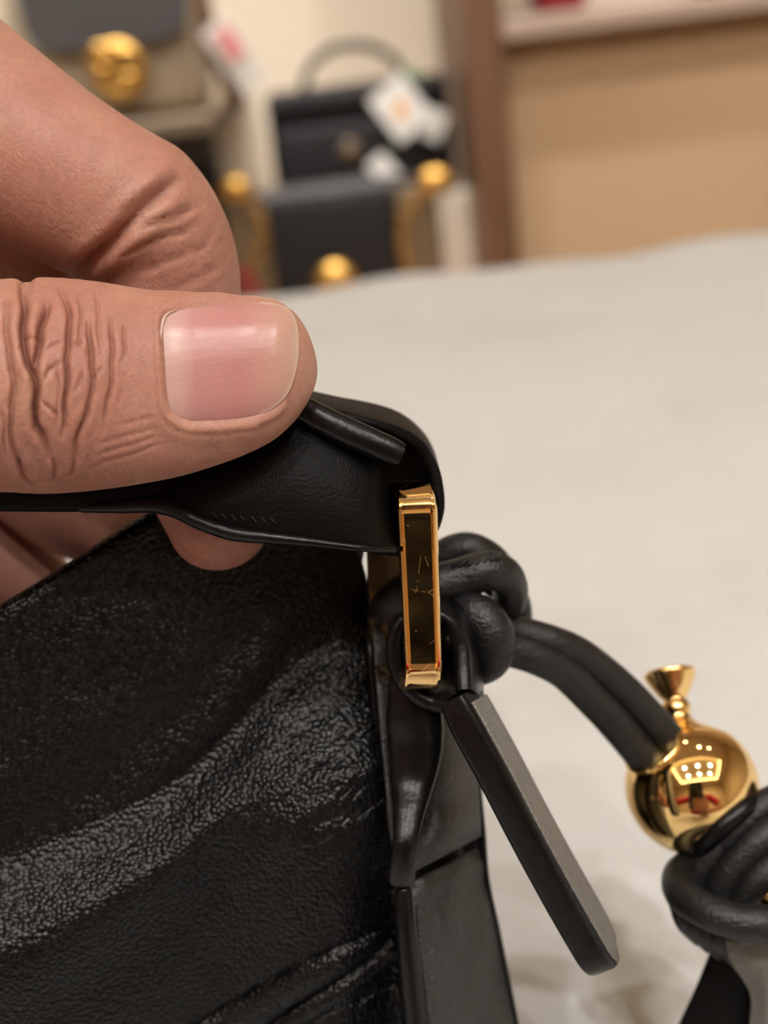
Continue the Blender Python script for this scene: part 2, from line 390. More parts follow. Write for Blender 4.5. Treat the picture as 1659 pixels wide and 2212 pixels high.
obj('base_band', *at(box(-bw*.5, bw*.5, -.059, -.049, .0, bh*.13, .003), bc), 'monogram', e, sharp=40)
v, f = lathe((bc[0]+W(725, 600, yl)[0]-bc[0], bc[1]-.062, W(730, 606, yl)[2]), (0, -1, 0), [(-.004, .001), (-.004, .024), (.004, .022), (.008, .012), (.009, 0)], 24); obj('clasp', v, f, 'gold_soft', e)
for q, (kx, ky) in enumerate(((507, 408), (940, 388))):
    p = W(kx, ky, yl); v, f = lathe(p, (0, -1, 0), [(-.010, .010), (-.006, .018), (.004, .020), (.010, .014), (.012, 0)], 24); v[:, 2] = p[2]+(v[:, 2]-p[2])*.68; obj('ring_boss', v, f, 'gold_soft', e)
pl = [W(x, y, yl-.008) for x, y in ((512, 415), (548, 440), (568, 480), (562, 540), (540, 600))]; chain(e, pl)
pr = [W(x, y, yl-.008) for x, y in ((938, 395), (905, 425), (872, 470), (868, 530), (885, 590))]; chain(e, pr)
# black top-handle bag behind on a riser
y2 = 1.66; xl, xr = W(583, 300, y2)[0], W(975, 300, y2)[0]; zb = W(780, 425, y2)[2]; zt = W(780, 182, y2)[2]
o = obj('display_riser', *box(xl-.03, xr+.01, y2-.07, Y1-.003, zl, zb, .003), 'wall_cream', smooth=False); tag(o, 'cream riser block behind the chain handbag', 'riser')
bc = ((xl+xr)/2, y2, zb); bw, bh = xr-xl, zt-zb
e = empty('top_handle_bag', bc, 'black top handle bag with white paper tags standing behind the chain handbag', 'handbag')
obj('body', *at(bagbox(bw, .10, bh, .014, .03), bc), 'bag_black', e, sharp=40)
obj('flap', *at(box(-bw*.485, bw*.485, -.056, .03, bh*.80, bh*1.015, .006), bc), 'bag_black', e, sharp=40)
obj('front_pocket', *at(box(-bw*.46, bw*.46, -.06, -.045, bh*.06, bh*.72, .006), bc), 'bag_black', e, sharp=40)
h = np.array([W(x, y, y2) for x, y in ((655, 195), (668, 150), (705, 112), (760, 98), (815, 106), (858, 138), (878, 180))]); h = cr(np.column_stack([h[:, 0], h[:, 2], h[:, 1]]), 40)[:, [0, 2, 1]]
obj('handle', *tube_w(h, .0052, 12), 'bag_black', e)
p = W(757, 325, y2-.06); v, f = lathe(p, (0, -1, 0), [(-.006, .001), (-.006, .013), (.003, .012), (.004, 0)], 24); obj('emblem', v, f, 'monogram', e)
p = W(866, 235, y2-.09); tg = tagmesh('price_tag', p, .050, .062, math.radians(-32), 'tag_white')
tag(tg, 'large white paper price tag hung on the black top handle bag', 'tag')
obj('tag_print', *at(box(-.008, .008, -.0012, -.0009, -.012, .010), p), 'tag_orange', tg, smooth=False, loc=None)
tg.children[0].data.transform(Matrix.Identity(4))
p2 = W(880, 168, y2-.085); v, f = tube_w(cr([W(868, 178, y2-.085), W(880, 158, y2-.085), W(905, 172, y2-.085)], 12), .005, 8); o = obj('ribbon', v, f, 'ribbon_green', tg)
for nm, (tx, ty), (tw, th), an, lb in (('swing_tag', (938, 270), (.024, .034), .5, 'small pale swing tag beside the large price tag on the black bag'),
                                       ('swing_tag', (828, 367), (.026, .034), -.6, 'small grey white swing tag low on the front of the black bag')):
    o = tagmesh(nm, W(tx, ty, y2-.085), tw, th, an, 'tag_white'); tag(o, lb, 'tag')
# beige and grey flap bag on an added shelf, wall shade painted as brown
y1 = 1.36; zsb = W(250, 262, y1)[2]; xr = W(452, 200, y1)[0]; xl = W(15, 200, y1)[0]
o = obj('added_upper_shelf', *box(X0+.02, W(470, 262, y1)[0], y1-.06, Y1, zsb-.016, zsb, .002), 'shelf_shade_brown', smooth=False); tag(o, 'added shelf board under the flap bag, brown standing in for wall shade', 'shelf')
bc = ((xl+xr)/2, y1+.05, zsb); bw = xr-xl; bh = .17
e = empty('flap_bag', bc, 'beige bag with grey flap and gold clasp on the brown shelf', 'handbag')
obj('body', *at(bagbox(bw, .10, bh, .02, .06), bc), 'bag_beige', e, sharp=40)
ztf = W(235, 100, y1)[2]-zsb; fx0, fx1 = W(55, 60, y1)[0]-bc[0], W(415, 60, y1)[0]-bc[0]
n = 40; th = np.linspace(0, math.pi, n); fw, fc = (fx1-fx0)/2, (fx0+fx1)/2
out = [(fc+fw*np.sign(math.cos(t))*abs(math.cos(t))**.35, ztf+.055-.055*abs(math.sin(t))**.5) for t in th]
out = [(fc+fw, bh+.004)]+out+[(fc-fw, bh+.004)]
V = np.array([(x, y, z) for y in (-.064, -.05) for x, z in out]); n = len(out)
Fc = [tuple(range(n)), tuple(range(2*n-1, n-1, -1))]+[(i, (i+1) % n+0, (i+1) % n+n, i+n) for i in range(n)]
o = obj('flap', V+np.array(bc), Fc, 'bag_grey', e, smooth=False); fixn(o)
p = W(258, 150, y1-.018)
v, f = torus(p, (0, -1, 0), .021, .007, 28, 10); obj('clasp_ring', v, f, 'gold_soft', e)
v, f = torus(p+np.array((.010, -.006, .004)), (0, -1, 0), .012, .006, 20, 8); obj('clasp_link', v, f, 'gold_soft', e)
v, f = torus(p+np.array((-.014, -.004, .012)), (0, -1, 0), .010, .005, 20, 8); obj('clasp_link', v, f, 'gold_soft', e)
s = cr([W(425, -60, y1-.03), W(440, 30, y1-.03), W(462, 110, y1-.025), W(492, 175, y1-.02), W(515, 232, y1-.01)], 30)
obj('shoulder_strap', *sweep(s, (1, 0, .25), rrect(.0085, .0014, .001, 2)), 'strap_brown', e, sharp=50)
o = tagmesh('price_tag', W(507, 120, y1-.05), .030, .068, math.radians(-28), 'tag_white', yaw=.2); tag(o, 'white paper tag with a pink patch hanging by the beige bag strap', 'tag')
tagmesh('pink_patch', W(497, 95, y1-.0535), .017, .030, math.radians(-28), 'tag_pink', o, yaw=.2)
# small dark bag behind the finger
y4 = 1.55; xl, xr = W(250, 330, y4)[0], W(470, 330, y4)[0]; zt = W(430, 268, y4)[2]
bc = ((xl+xr)/2, y4, zl); e = empty('small_tote', bc, 'small black bag standing below the brown shelf', 'handbag')
obj('body', *at(bagbox(xr-xl, .09, zt-zl, .012, .04), bc), 'bag_black', e, sharp=40)
obj('flap', *at(box(-(xr-xl)*.47, (xr-xl)*.47, -.05, .03, (zt-zl)*.8, (zt-zl)*1.01, .004), bc), 'bag_grey', e, sharp=40)
# little red tag near the hand, items on the right shelf
o = tagmesh('red_tag', W(541, 622, yl-.06), .013, .045, -.3, 'bag_red'); tag(o, 'narrow red tag leaning on the chain handbag corner', 'tag')
yr = 1.62
for nm, xa, xb, ht, mt, lb in (('red_purse', 1150, 1260, .10, 'bag_red', 'dark red purse standing on the shelf beside the wooden post'), ('dark_purse', 1500, 1640, .11, 'bag_black', 'dark brown purse standing on the shelf beside the red purse')):
    x0, x1 = W(xa, 0, yr)[0], W(xb, 0, yr)[0]; bc = ((x0+x1)/2, yr, zs+.02)
    e = empty(nm, bc, lb, 'purse'); obj('body', *at(bagbox(x1-x0, .08, ht, .012, .05), bc), mt, e, sharp=40)
    obj('flap', *at(box(-(x1-x0)*.47, (x1-x0)*.47, -.048, .02, ht*.45, ht*1.01, .005), bc), mt, e, sharp=40)
    v, f = tube_w(cr([(bc[0]-.03, bc[1], bc[2]+ht), (bc[0]-.02, bc[1], bc[2]+ht+.05), (bc[0]+.02, bc[1], bc[2]+ht+.05), (bc[0]+.03, bc[1], bc[2]+ht)], 24), .004, 10); obj('handle', v, f, mt, e)

def ground(V, eps=.0006):                 # grid (rows, columns, 3): rows run downwards; end each column where it meets the table
    V = V.copy(); n, m = V.shape[:2]
    for j in range(m):
        b = np.nonzero(V[:, j, 2] < TZ+eps)[0]
        if len(b) and b[0] > 0:
            i = b[0]; a, c = V[i-1, j], V[i, j]; t = (a[2]-TZ-eps)/max(a[2]-c[2], 1e-9); V[i:, j] = a+(c-a)*t
    return V
# ------------------------------------------------------------------ the handbag
hb = empty('handbag', P(400, 2950, .19)*np.array([1, 1, 0])+np.array([0, 0, TZ]), 'soft black grained leather handbag with gold ring held up by its strap', 'handbag')
interp = lambda x, tab: np.interp(x, [t[0] for t in tab], [t[1] for t in tab])
def smooth_tab(tab, n=300):
    c = cr(tab, n); o_ = np.argsort(c[:, 0]); return c[o_]
TOP = smooth_tab([(-760, 1740), (-400, 1545), (0, 1322), (170, 1218), (345, 1110), (480, 1075), (620, 1080), (715, 1120), (768, 1190)])
BAND = smooth_tab([(-760, 2300), (-300, 2110), (0, 1968), (54, 1948), (217, 1868), (380, 1772), (515, 1645), (600, 1545), (705, 1465), (790, 1420)])
XR = smooth_tab([(1150, 764), (1190, 768), (1260, 784), (1330, 793), (1420, 803), (1600, 818), (1800, 834), (1900, 845), (2000, 852), (2100, 860), (2212, 872), (2600, 925), (3000, 985)])
GROOVE = smooth_tab([(-760, 3150), (200, 2450), (520, 2248), (640, 2165), (760, 2085), (858, 2008), (1000, 1890)])
STITCH = smooth_tab([(-760, 3080), (200, 2350), (430, 2205), (560, 2128), (700, 2055), (855, 1985), (1000, 1915)])
fi = lambda x, c: np.interp(x, c[:, 0], c[:, 1])
BOT = lambda x: 2960+(np.asarray(x)-400)*.02
def wob(x, y):
    return (np.sin(x*.021+y*.013)+np.sin(x*.043-y*.031+1.3)*.6+np.sin(x*.011+y*.047+.4)*.5)
def panel_z(x, y):
    q = (y-fi(x, BAND))*.8
    z = .1628-.0072*np.clip((780-x)/780, -.2, 2)
    z = z-.0034*np.clip((-80-q)/430, 0, 1.2)
    bwid = 78+25*np.clip((500-x)/500, 0, 1); bw2 = bwid+230*sm(x, 420, 740)
    z = z-.0050*((bwid+bw2)/190)*sm(q, -bwid, bw2)
    z = z+.0115*np.clip((q-bw2*.6)/600, 0, 2)
    z = z+.00004*wob(x, y)+.00022*np.sin(q*.035+x*.006)*np.exp(-(q/260)**2)
    # radiating folds towards the right seam
    s = sm(x, 480, 760)
    z = z+s*(.00016*np.sin((y+.75*x)*.052+1.2*np.sin(x*.02))+.00009*np.sin((y+.55*x)*.12+2*np.sin(x*.03))+.00005*np.sin((y+.9*x)*.21+2*np.sin(x*.05)))*np.exp(-((y-1640)/300)**2)
    z = z+.0022*sm(x, 690, 850)**2           # rolls back into the seam
    # stitched edge above the groove, groove, and lower piece
    g = (y-fi(x, GROOVE))*.84; st = (y-fi(x, STITCH))*.86
    z = z-.0010*np.exp(-((st-32)/24)**2)
    ph = (x-12)/76.0; dip = np.exp(-((ph-np.round(ph))*76/15)**2)
    z = z+(.0008+.0015*dip)*np.exp(-(st/11)**2)
    z = z+.0026*np.exp(-(np.minimum(np.abs(g), 60)/13)**2)+.0006*sm(g, 0, 20)-.0007*np.exp(-((g-24)/9)**2)
    st2 = st-128*.86; z = z+(.0004+.0008*dip)*np.exp(-(st2/10)**2)
    return z
ns, nt = 470, 520
sg = np.linspace(0, 1, ns)[:, None]; tg_ = np.linspace(0, 1, nt)[None]
x0 = -760+(768+760)*(1-(1-sg)**1.25); yt = fi(x0, TOP); y = yt+(BOT(x0)-yt)*tg_**1.05
x = x0+(fi(y, XR)-768)*np.clip((x0+100)/868, 0, 1)**2
# keep the right border exact
z = panel_z(x, y); z = np.where(y > 2212, z, z)
tt = sm(tg_*np.ones_like(x), 0, .012); z = z+.0012*(1-tt)
VP = ground(P(x, y, z).transpose(1, 0, 2)).transpose(1, 0, 2).reshape(-1, 3)
Fp = np.array(gridfaces(ns, nt)); gm = (y-fi(x, GROOVE)).reshape(-1)
low = gm[Fp].mean(1) > 0
def sub(Fa, V):
    u, inv = np.unique(Fa, return_inverse=True); return V[u], inv.reshape(Fa.shape)
v, f = sub(Fp[~low], VP); o = obj('front_panel', v, f[:, ::-1], 'bag_leather', hb); solid(o, .0012)
v, f = sub(Fp[low], VP); o = obj('lower_panel', v, f[:, ::-1], 'bag_leather', hb); solid(o, .0012)
for kk in range(5, 12):
    sx = 12+76*kk
    if sx > 850: continue
    sy = fi(sx, STITCH); zc = float(panel_z(np.array(sx-38.), np.array(fi(sx-38., STITCH))))-.0002
    q = cr([(sx-66, fi(sx-66, STITCH)-2, zc+.0009, 5), (sx-38, fi(sx-38, STITCH), zc, 6), (sx-10, fi(sx-10, STITCH)-2, zc+.0009, 5)], 9)
    v, f = tube_w(P(q[:, 0], q[:, 1], q[:, 2]), q[:, 3]*.15/F, 8); obj('stitch', v, f, 'thread', hb)
# side gusset: lower and upper leaf, right rim
def leaf(name, L, R_, bul, m, n=120, mm=70, extra=None, th=.0010):
    l, r = cr(L, n), cr(R_, n); s = np.linspace(0, 1, mm)[None]
    g = l[:, None]+(r-l)[:, None]*s[..., None]
    xx, yy, zz = g[..., 0], g[..., 1], g[..., 2]-bul*np.sin(math.pi*s)
    if extra is not None: xx, yy, zz = extra(xx, yy, zz, s, np.linspace(0, 1, n)[:, None])
    V = ground(P(xx, yy, zz)).reshape(-1, 3)
    o = obj(name, V, gridfaces(n, mm), m, hb)
    return solid(facing(o, CAM-V.mean(0)), th)
def fold_lo(x, y, z, s, t):
    z = z+.0012*np.exp(-(t/.02)**2)                      # top lip rolls in
    z = z+.00035*np.sin(y*.055+3*s)*np.exp(-((t-.05)/.06)**2)+.0002*np.sin(s*14+t*30)
    return x, y, z
leaf('side_gusset', [(856, 1922, .1535), (862, 2000, .1535), (876, 2120, .154), (892, 2260, .155), (930, 2520, .158), (985, 2980, .165)],
     [(1040, 1832, .1675), (1050, 1915, .1675), (1073, 2020, .168), (1098, 2150, .169), (1122, 2260, .170), (1180, 2520, .173), (1290, 2980, .180)], .0032, 'gusset_leather', 160, 80, fold_lo)
def fold_up(x, y, z, s, t):
    z = z+.0011*np.exp(-((1-t)/.035)**2)+.0004*np.sin(y*.05+5*s)*np.exp(-((t-.85)/.12)**2)
    z = z+.0030*np.exp(-((s-.33)/.20)**2)*sm(t, 0, .3)*(1-sm(t, .8, 1))
    return x, y, z
leaf('gusset_flap', [(800, 1270, .160), (808, 1400, .1575), (822, 1560, .155), (838, 1720, .1535), (850, 1840, .153), (858, 1903, .153)],
     [(905, 1225, .172), (1000, 1380, .168), (1026, 1540, .1665), (1032, 1660, .1662), (1037, 1750, .1662), (1040, 1806, .1662)], .0038, 'gusset_leather', 130, 70, fold_up)
core = [(815, 1330, .1660, 16), (850, 1560, .1665, 50), (905, 1800, .1695, 80), (950, 2000, .1715, 80), (1000, 2300, .176, 90), (1080, 2700, .183, 100)]
obj('gusset_lining', *tube_px(core, 40, 20), 'lining', hb)
obj('rim_piping', *tube_px([(1026, 1570, .1675, 7), (1032, 1690, .1675, 8), (1041, 1800, .168, 9), (1049, 1900, .168, 9), (1072, 2010, .1685, 9), (1098, 2140, .1695, 9), (1122, 2260, .1705, 9), (1180, 2520, .1735, 9), (1270, 2900, .180, 9)], 100, 12), 'edge_paint', hb)
# back panel + top closing
bk = P(x[::6, ::8], y[::6, ::8], z[::6, ::8]*0+.190)
L_ = x[::6, ::8].shape
xb = x[::6, ::8]+ (sg[::6]*210)*(y[::6, ::8] > 0)*sm(y[::6, ::8], 1150, 1700)
zb_ = .182+.012*sm(y[::6, ::8], 1200, 2600)-.010*np.clip((780-xb)/780, 0, 2)*.6
yb = y[::6, ::8]+12
VB = ground(P(xb, yb, zb_).transpose(1, 0, 2)).transpose(1, 0, 2).reshape(-1, 3)
o = obj('back_panel', VB, gridfaces(*L_), 'bag_leather', hb); solid(o, .001, 0)
ft = P(x[::6, 0], y[::6, 0]+3, z[::6, 0]+.0012); bt = P(xb[:, 0], yb[:, 0], zb_[:, 0]); n = len(ft)
mid = [ft*(1-k_)+bt*k_-np.array([0, 0, .0015])*math.sin(k_*math.pi) for k_ in np.linspace(0, 1, 9)]
o = obj('top_closure', np.vstack(mid), gridfaces(9, n), 'lining', hb); solid(o, .001, 0)
tpath = P(x[:, 0], y[:, 0]+2, z[:, 0]+.0006)[::4]
obj('top_binding', *tube_w(tpath, .0009, 10), 'edge_paint', hb)
# vertical piping on the corner and thin welt beside it
obj('corner_piping', *tube_px([(872, 1925, .1505, 19), (876, 1990, .1505, 22), (884, 2080, .151, 24), (895, 2180, .152, 25), (915, 2320, .154, 25), (955, 2600, .158, 26), (1010, 2960, .166, 26)], 90, 20), 'edge_paint', hb)
obj('corner_welt', *tube_px([(903, 1960, .153, 6), (907, 2040, .153, 8), (918, 2120, .1532, 8), (928, 2210, .1538, 9), (950, 2330, .156, 9), (985, 2560, .160, 9)], 60, 12), 'gusset_leather', hb)
# seam edge at the upper corner of the panel
obj('panel_edge', *tube_px([(768, 1196, .1655, 6), (780, 1245, .165, 8), (790, 1310, .1635, 8), (798, 1390, .1585, 9), (807, 1480, .158, 8), (818, 1600, .1585, 7), (834, 1800, .160, 7), (846, 1910, .160, 8)], 80, 10), 'edge_paint', hb)
# smooth hanger fold below the ring
c = cr([(878, 1480, .1505, 40), (893, 1540, .1512, 60), (897, 1610, .1520, 60), (890, 1690, .1514, 48), (882, 1760, .1490, 34), (875, 1820, .1474, 27), (869, 1868, .1478, 27), (866, 1896, .1490, 31)], 90)
obj('hanger_fold', *tube_w(P(c[:, 0], c[:, 1], c[:, 2]), c[:, 3]*c[:, 2]/F, 28, flat=.55, Wd=RT), 'edge_paint', hb)

# --- gold ring (rectangular link) seen end on
zr = .1455; lt_, lb_ = P(899, 1058, zr), P(916, 1476, zr)
Lv = nrm(lb_-lt_); Ln = np.linalg.norm(lb_-lt_); Dv = nrm(FW*.015-RT*.0042+UP*.0004); Dv = nrm(Dv-(Dv@Lv)*Lv); Dn = .0145
FP = nrm(FW+RT*.02-((FW+RT*.02)@Lv)*Lv); Wv = np.cross(Lv, FP)
def ringpath(n=24):
    pts, nn, uu = [], [], []
    r = .0022; cs = [((r, r), 180), ((r, Dn-r), 90), ((Ln-r, Dn-r), 0), ((Ln-r, r), -90)]
    # walk: near leg down -> bottom -> far leg up -> top
    order = [((Ln-r, r), 270, 360), ((Ln-r, Dn-r), 0, 90), ((r, Dn-r), 90, 180), ((r, r), 180, 270)]
    out = []
    for (cx_, cy_), a0, a1 in order:
        for a in np.linspace(a0, a1, 9):
            a = math.radians(a); out.append((cx_+r*math.cos(a), cy_+r*math.sin(a), math.cos(a), math.sin(a)))
    for k_ in np.linspace(0, 1, 42)[1:-1]: out.append((r+(Ln-2*r)*k_, 0, 0, -1))     # near leg, top to bottom
    return np.array(out)
rp = ringpath(); path = lt_+rp[:, :1]*Lv+rp[:, 1:2]*Dv; No = rp[:, 2:3]*Lv+rp[:, 3:4]*FP
hw, ht, be = 43*zr/F, .00095, .00022
secs = []
for a_, b_, n0, n1 in rp:
    near = (n1 < -.99); yy_ = a_/Ln
    rec = .00075*sm(yy_, .105, .125)*(1-sm(yy_, .895, .915)) if near else 0.
    w_ = hw*(1.02-.08*yy_) if near else hw*.96
    rw = w_-11*zr/F
    secs.append([(-w_, -ht), (w_, -ht), (w_, ht-be*2), (w_-be, ht-be*.3), (w_-2.2*be, ht), (rw+.0001, ht), (rw, ht-.0001*min(rec*2000, 1)), (rw-.00018, ht-rec), (-rw+.00018, ht-rec), (-rw, ht-.0001*min(rec*2000, 1)), (-rw-.0001, ht), (-w_+2.2*be, ht), (-w_+be, ht-be*.3), (-w_, ht-be*2)])
v, f = sweep(path, Wv, np.array(secs), closed=True, Nd=No)
o = obj('gold_ring', v, f, 'gold_worn', hb, sharp=32); fixn(o); o['label'] = 'scratched gold rectangular ring'

# --- strap
SD = FW*.0135+UP*.0027          # the strap's width runs away from the viewer
def ribbon_px(ctrl, depth, n=110, back=0.0, k=3):
    c = cr(ctrl, n); p = P(c[:, 0], c[:, 1], c[:, 2]); dn = np.linalg.norm(depth); d = depth/dn
    secs = [rrect(dn/2, h, min(h*.95, .0009), k) for h in c[:, 3]*c[:, 2]/F]
    return sweep(p+depth/2, d, np.array(secs))
o = obj('strap_loop', *ribbon_px([(545, 868, .1425, 12), (620, 876, .1425, 12), (690, 890, .143, 12), (770, 908, .1435, 12), (850, 932, .1455, 12), (903, 966, .1470, 13), (934, 1012, .1476, 13), (946, 1070, .1477, 13), (942, 1122, .1477, 13), (920, 1160, .1477, 12), (876, 1180, .1475, 11), (820, 1184, .1455, 11), (740, 1178, .143, 11), (640, 1172, .1425, 11)], SD, 120), 'strap_leather', hb, sharp=60); fixn(o)
o = obj('strap_band', *ribbon_px([(-1500, 1073, .1475, 34), (-700, 1068, .146, 34), (-200, 1070, .1445, 34), (0, 1076, .144, 33), (150, 1078, .1438, 32), (280, 1072, .1435, 32), (350, 1060, .1432, 32), (430, 1030, .1432, 28), (520, 985, .1435, 18), (600, 930, .144, 14)], SD, 90), 'strap_leather', hb, sharp=60); fixn(o)
# tail bar lying on the loop, cut end
c = cr([(560, 810, .1420, 28), (640, 876, .1410, 30), (720, 920, .1404, 32), (790, 952, .1402, 32), (840, 974, .1404, 31), (858, 982, .1406, 27)], 60)
hs = [rrect(.0026, h, h*.9, 5) for h in c[:, 3]*c[:, 2]/F]
o = obj('strap_tail', *sweep(P(c[:, 0], c[:, 1], c[:, 2]+.0022), FW, np.array(hs)), 'edge_paint', hb, sharp=50); fixn(o)
# the face of the strap that turns towards the viewer
U_ = cr([(385, 1000, .1440), (470, 950, .1440), (560, 890, .1440), (650, 870, .1440), (730, 905, .1440), (790, 950, .1440), (815, 1000, .1440), (832, 1040, .146), (846, 1065, .149)], 130)
B_ = cr([(352, 1092, .1432), (420, 1130, .1415), (500, 1156, .1408), (590, 1170, .1405), (690, 1178, .1405), (780, 1188, .1410), (828, 1192, .1420), (850, 1190, .1445), (862, 1185, .148)], 130)
s = np.linspace(0, 1, 60)[None]; g = U_[:, None]+(B_-U_)[:, None]*s[..., None]; t = np.linspace(0, 1, 130)[:, None]
zz = g[..., 2]-.0024*np.sin(math.pi*s)**.8*np.sin(math.pi*np.clip(t/.93, 0, 1))**.6
zz = zz-.0005*np.exp(-((s-.12)/.05)**2)*sm(t, .2, .5)*(1-sm(t, .7, .85))
V = P(g[..., 0]-6*np.sin(math.pi*s)*sm(t, .8, 1), g[..., 1], zz).reshape(-1, 3)
o = obj('strap_face', V, gridfaces(130, 60), 'strap_leather', hb)
facing(o, (CAM-V.mean(0)))
solid(o, .0014)
obj('strap_edge', *tube_px([(180, 1096, .1446, 12), (260, 1094, .1436, 15), (330, 1092, .1428, 17), (380, 1102, .1421, 18), (430, 1126, .1412, 18), (500, 1151, .1406, 17), (580, 1161, .1403, 14), (680, 1172, .1403, 10), (780, 1184, .1408, 8), (850, 1188, .143, 7)], 80, 14), 'edge_paint', hb)
for q in range(7):
    u = .30+.055*q; i = int(u*129*.75); p = g[i, 50]; px_, py_ = p[0], p[1]; z_ = zz[i, 50]-.0001
    c = np.array([(px_-6, py_-9, z_+.0003), (px_, py_, z_-.0001), (px_+9, py_+9, z_+.0003)]); v, f = tube_w(P(c[:, 0], c[:, 1], c[:, 2]), .00008, 6); obj('stitch', v, f, 'thread', hb)
inn = cr([(640, 884), (770, 906), (852, 926), (904, 962), (933, 1010), (943, 1070), (938, 1122), (916, 1154), (874, 1170), (800, 1172), (640, 1160)], 60)  # dark plug added inside the loop in place of its shade
V = np.vstack([P(inn[:, 0], inn[:, 1], np.full(60, .1535)), P(inn[:, 0], inn[:, 1], np.full(60, .1560))])
o = obj('strap_shade_plug', V, [tuple(range(60)), tuple(range(119, 59, -1))]+[(i, (i+1) % 60, (i+1) % 60+60, i+60) for i in range(60)], 'lining', hb, smooth=False); fixn(o)

# --- side tab: loop round the ring and the hanging tail
TD = FW*.0080+RT*.0019+UP*.0012
LZ = .1476
o = obj('tab_loop', *ribbon_px([(985, 1530, .1462, 17), (935, 1524, LZ, 18), (890, 1502, LZ, 18), (856, 1456, LZ, 18), (846, 1402, LZ, 17), (858, 1356, LZ, 15), (895, 1328, LZ, 13), (940, 1330, LZ, 14), (977, 1358, LZ, 18), (994, 1410, LZ, 20), (999, 1465, .147, 20), (1002, 1525, .1460, 20)], TD, 110), 'edge_paint', hb, sharp=60); fixn(o)
tc = cr([(980, 1524, .1448, 30), (1000, 1566, .1445, 35), (1030, 1622, .1443, 36), (1064, 1684, .1443, 36), (1128, 1807, .1450, 36), (1192, 1925, .1462, 36), (1246, 2020, .1475, 36), (1280, 2078, .1483, 35), (1304, 2116, .1490, 33)], 110)
p = P(tc[:, 0], tc[:, 1], tc[:, 2]); dn = np.linalg.norm(TD)
sec = []
arc = np.concatenate([[0], np.cumsum(np.linalg.norm(np.diff(p, axis=0), axis=1))]); fromend = arc[-1]-arc
endw = np.sqrt(np.clip(1-np.clip(1-fromend/.0042, 0, 1)**2, .0, 1))*.94+.06
for h, ew in zip(tc[:, 3]*tc[:, 2]/F, endw): sec.append(rrect(dn/2*ew, h, min(h*.9, .0008, dn/2*ew*.95), 4))
o = obj('tab_tail', *sweep(p+TD/2, TD/dn, np.array(sec)), 'edge_paint', hb, sharp=60); fixn(o)
# textured leather face on the tail's broad side
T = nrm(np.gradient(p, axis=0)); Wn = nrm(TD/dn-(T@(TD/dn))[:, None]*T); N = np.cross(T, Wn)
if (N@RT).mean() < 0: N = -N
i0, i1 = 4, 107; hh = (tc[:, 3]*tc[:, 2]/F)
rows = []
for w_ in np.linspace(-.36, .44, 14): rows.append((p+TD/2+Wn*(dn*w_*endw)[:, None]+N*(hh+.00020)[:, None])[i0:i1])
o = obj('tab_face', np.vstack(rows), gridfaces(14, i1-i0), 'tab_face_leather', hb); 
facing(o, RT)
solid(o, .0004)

# ------------------------------------------------------------------ knotted cord with gold bead
ch = empty('cord_charm', P(1560, 2500, .19)*np.array([1, 1, 0])+np.array([0, 0, TZ]), 'knotted black leather cord with gold flask bead hanging beside the handbag', 'bag charm')
def cord(name, ctrl, n=70, m='cord_leather', seg=24, **k): return obj(name, *tube_px(ctrl, n, seg, **k), m, ch)
cord('cord', [(822, 1345, .1625, 34), (850, 1302, .1570, 44), (930, 1270, .1555, 45), (1000, 1248, .1560, 45), (1055, 1233, .1558, 44), (1092, 1246, .1575, 40), (1102, 1290, .1615, 38), (1075, 1335, .1665, 36)])
cord('cord', [(900, 1290, .1650, 36), (935, 1222, .1640, 36), (975, 1193, .1635, 37), (1015, 1188, .1635, 38), (1055, 1205, .1645, 36), (1090, 1240, .1660, 34)])
cord('cord', [(925, 1345, .1600, 42), (985, 1322, .1565, 46), (1035, 1333, .1545, 48), (1064, 1376, .1542, 49), (1056, 1424, .1560, 46), (1008, 1438, .1600, 44), (960, 1410, .1650, 40)])
cord('cord', [(1060, 1250, .1690, 34), (1103, 1288, .1685, 36), (1112, 1340, .1690, 37), (1090, 1400, .1700, 38), (1040, 1430, .1710, 36)])
cord('cord', [(800, 1318, .1710, 30), (830, 1290, .1690, 34), (890, 1268, .1680, 38), (950, 1270, .1675, 38)])
cord('tail_cord', [(1070, 1352, .1630, 36), (1120, 1366, .1640, 36), (1190, 1386, .1645, 36), (1250, 1412, .1660, 36), (1314, 1460, .1680, 36), (1372, 1514, .1695, 36), (1446, 1598, .1715, 36), (1490, 1660, .1725, 34)])
cord('tail_cord', [(1060, 1396, .1610, 38), (1105, 1403, .1620, 39), (1160, 1420, .1630, 39), (1218, 1450, .1650, 39), (1277, 1506, .1675, 39), (1330, 1562, .1690, 39), (1391, 1636, .1710, 38), (1440, 1700, .1720, 36)])
# stitches along the knot band
for q in range(7):
    u = q/6; px_, py_ = 985+u*95, 1216-u*14+6*math.sin(u*3); z_ = .1535
    c = np.array([(px_-9, py_+7, z_+.0004), (px_, py_, z_-.00005), (px_+8, py_-6, z_+.0005)]); v, f = tube_w(P(c[:, 0], c[:, 1], c[:, 2]), .00018, 6); obj('stitch', v, f, 'thread', ch)
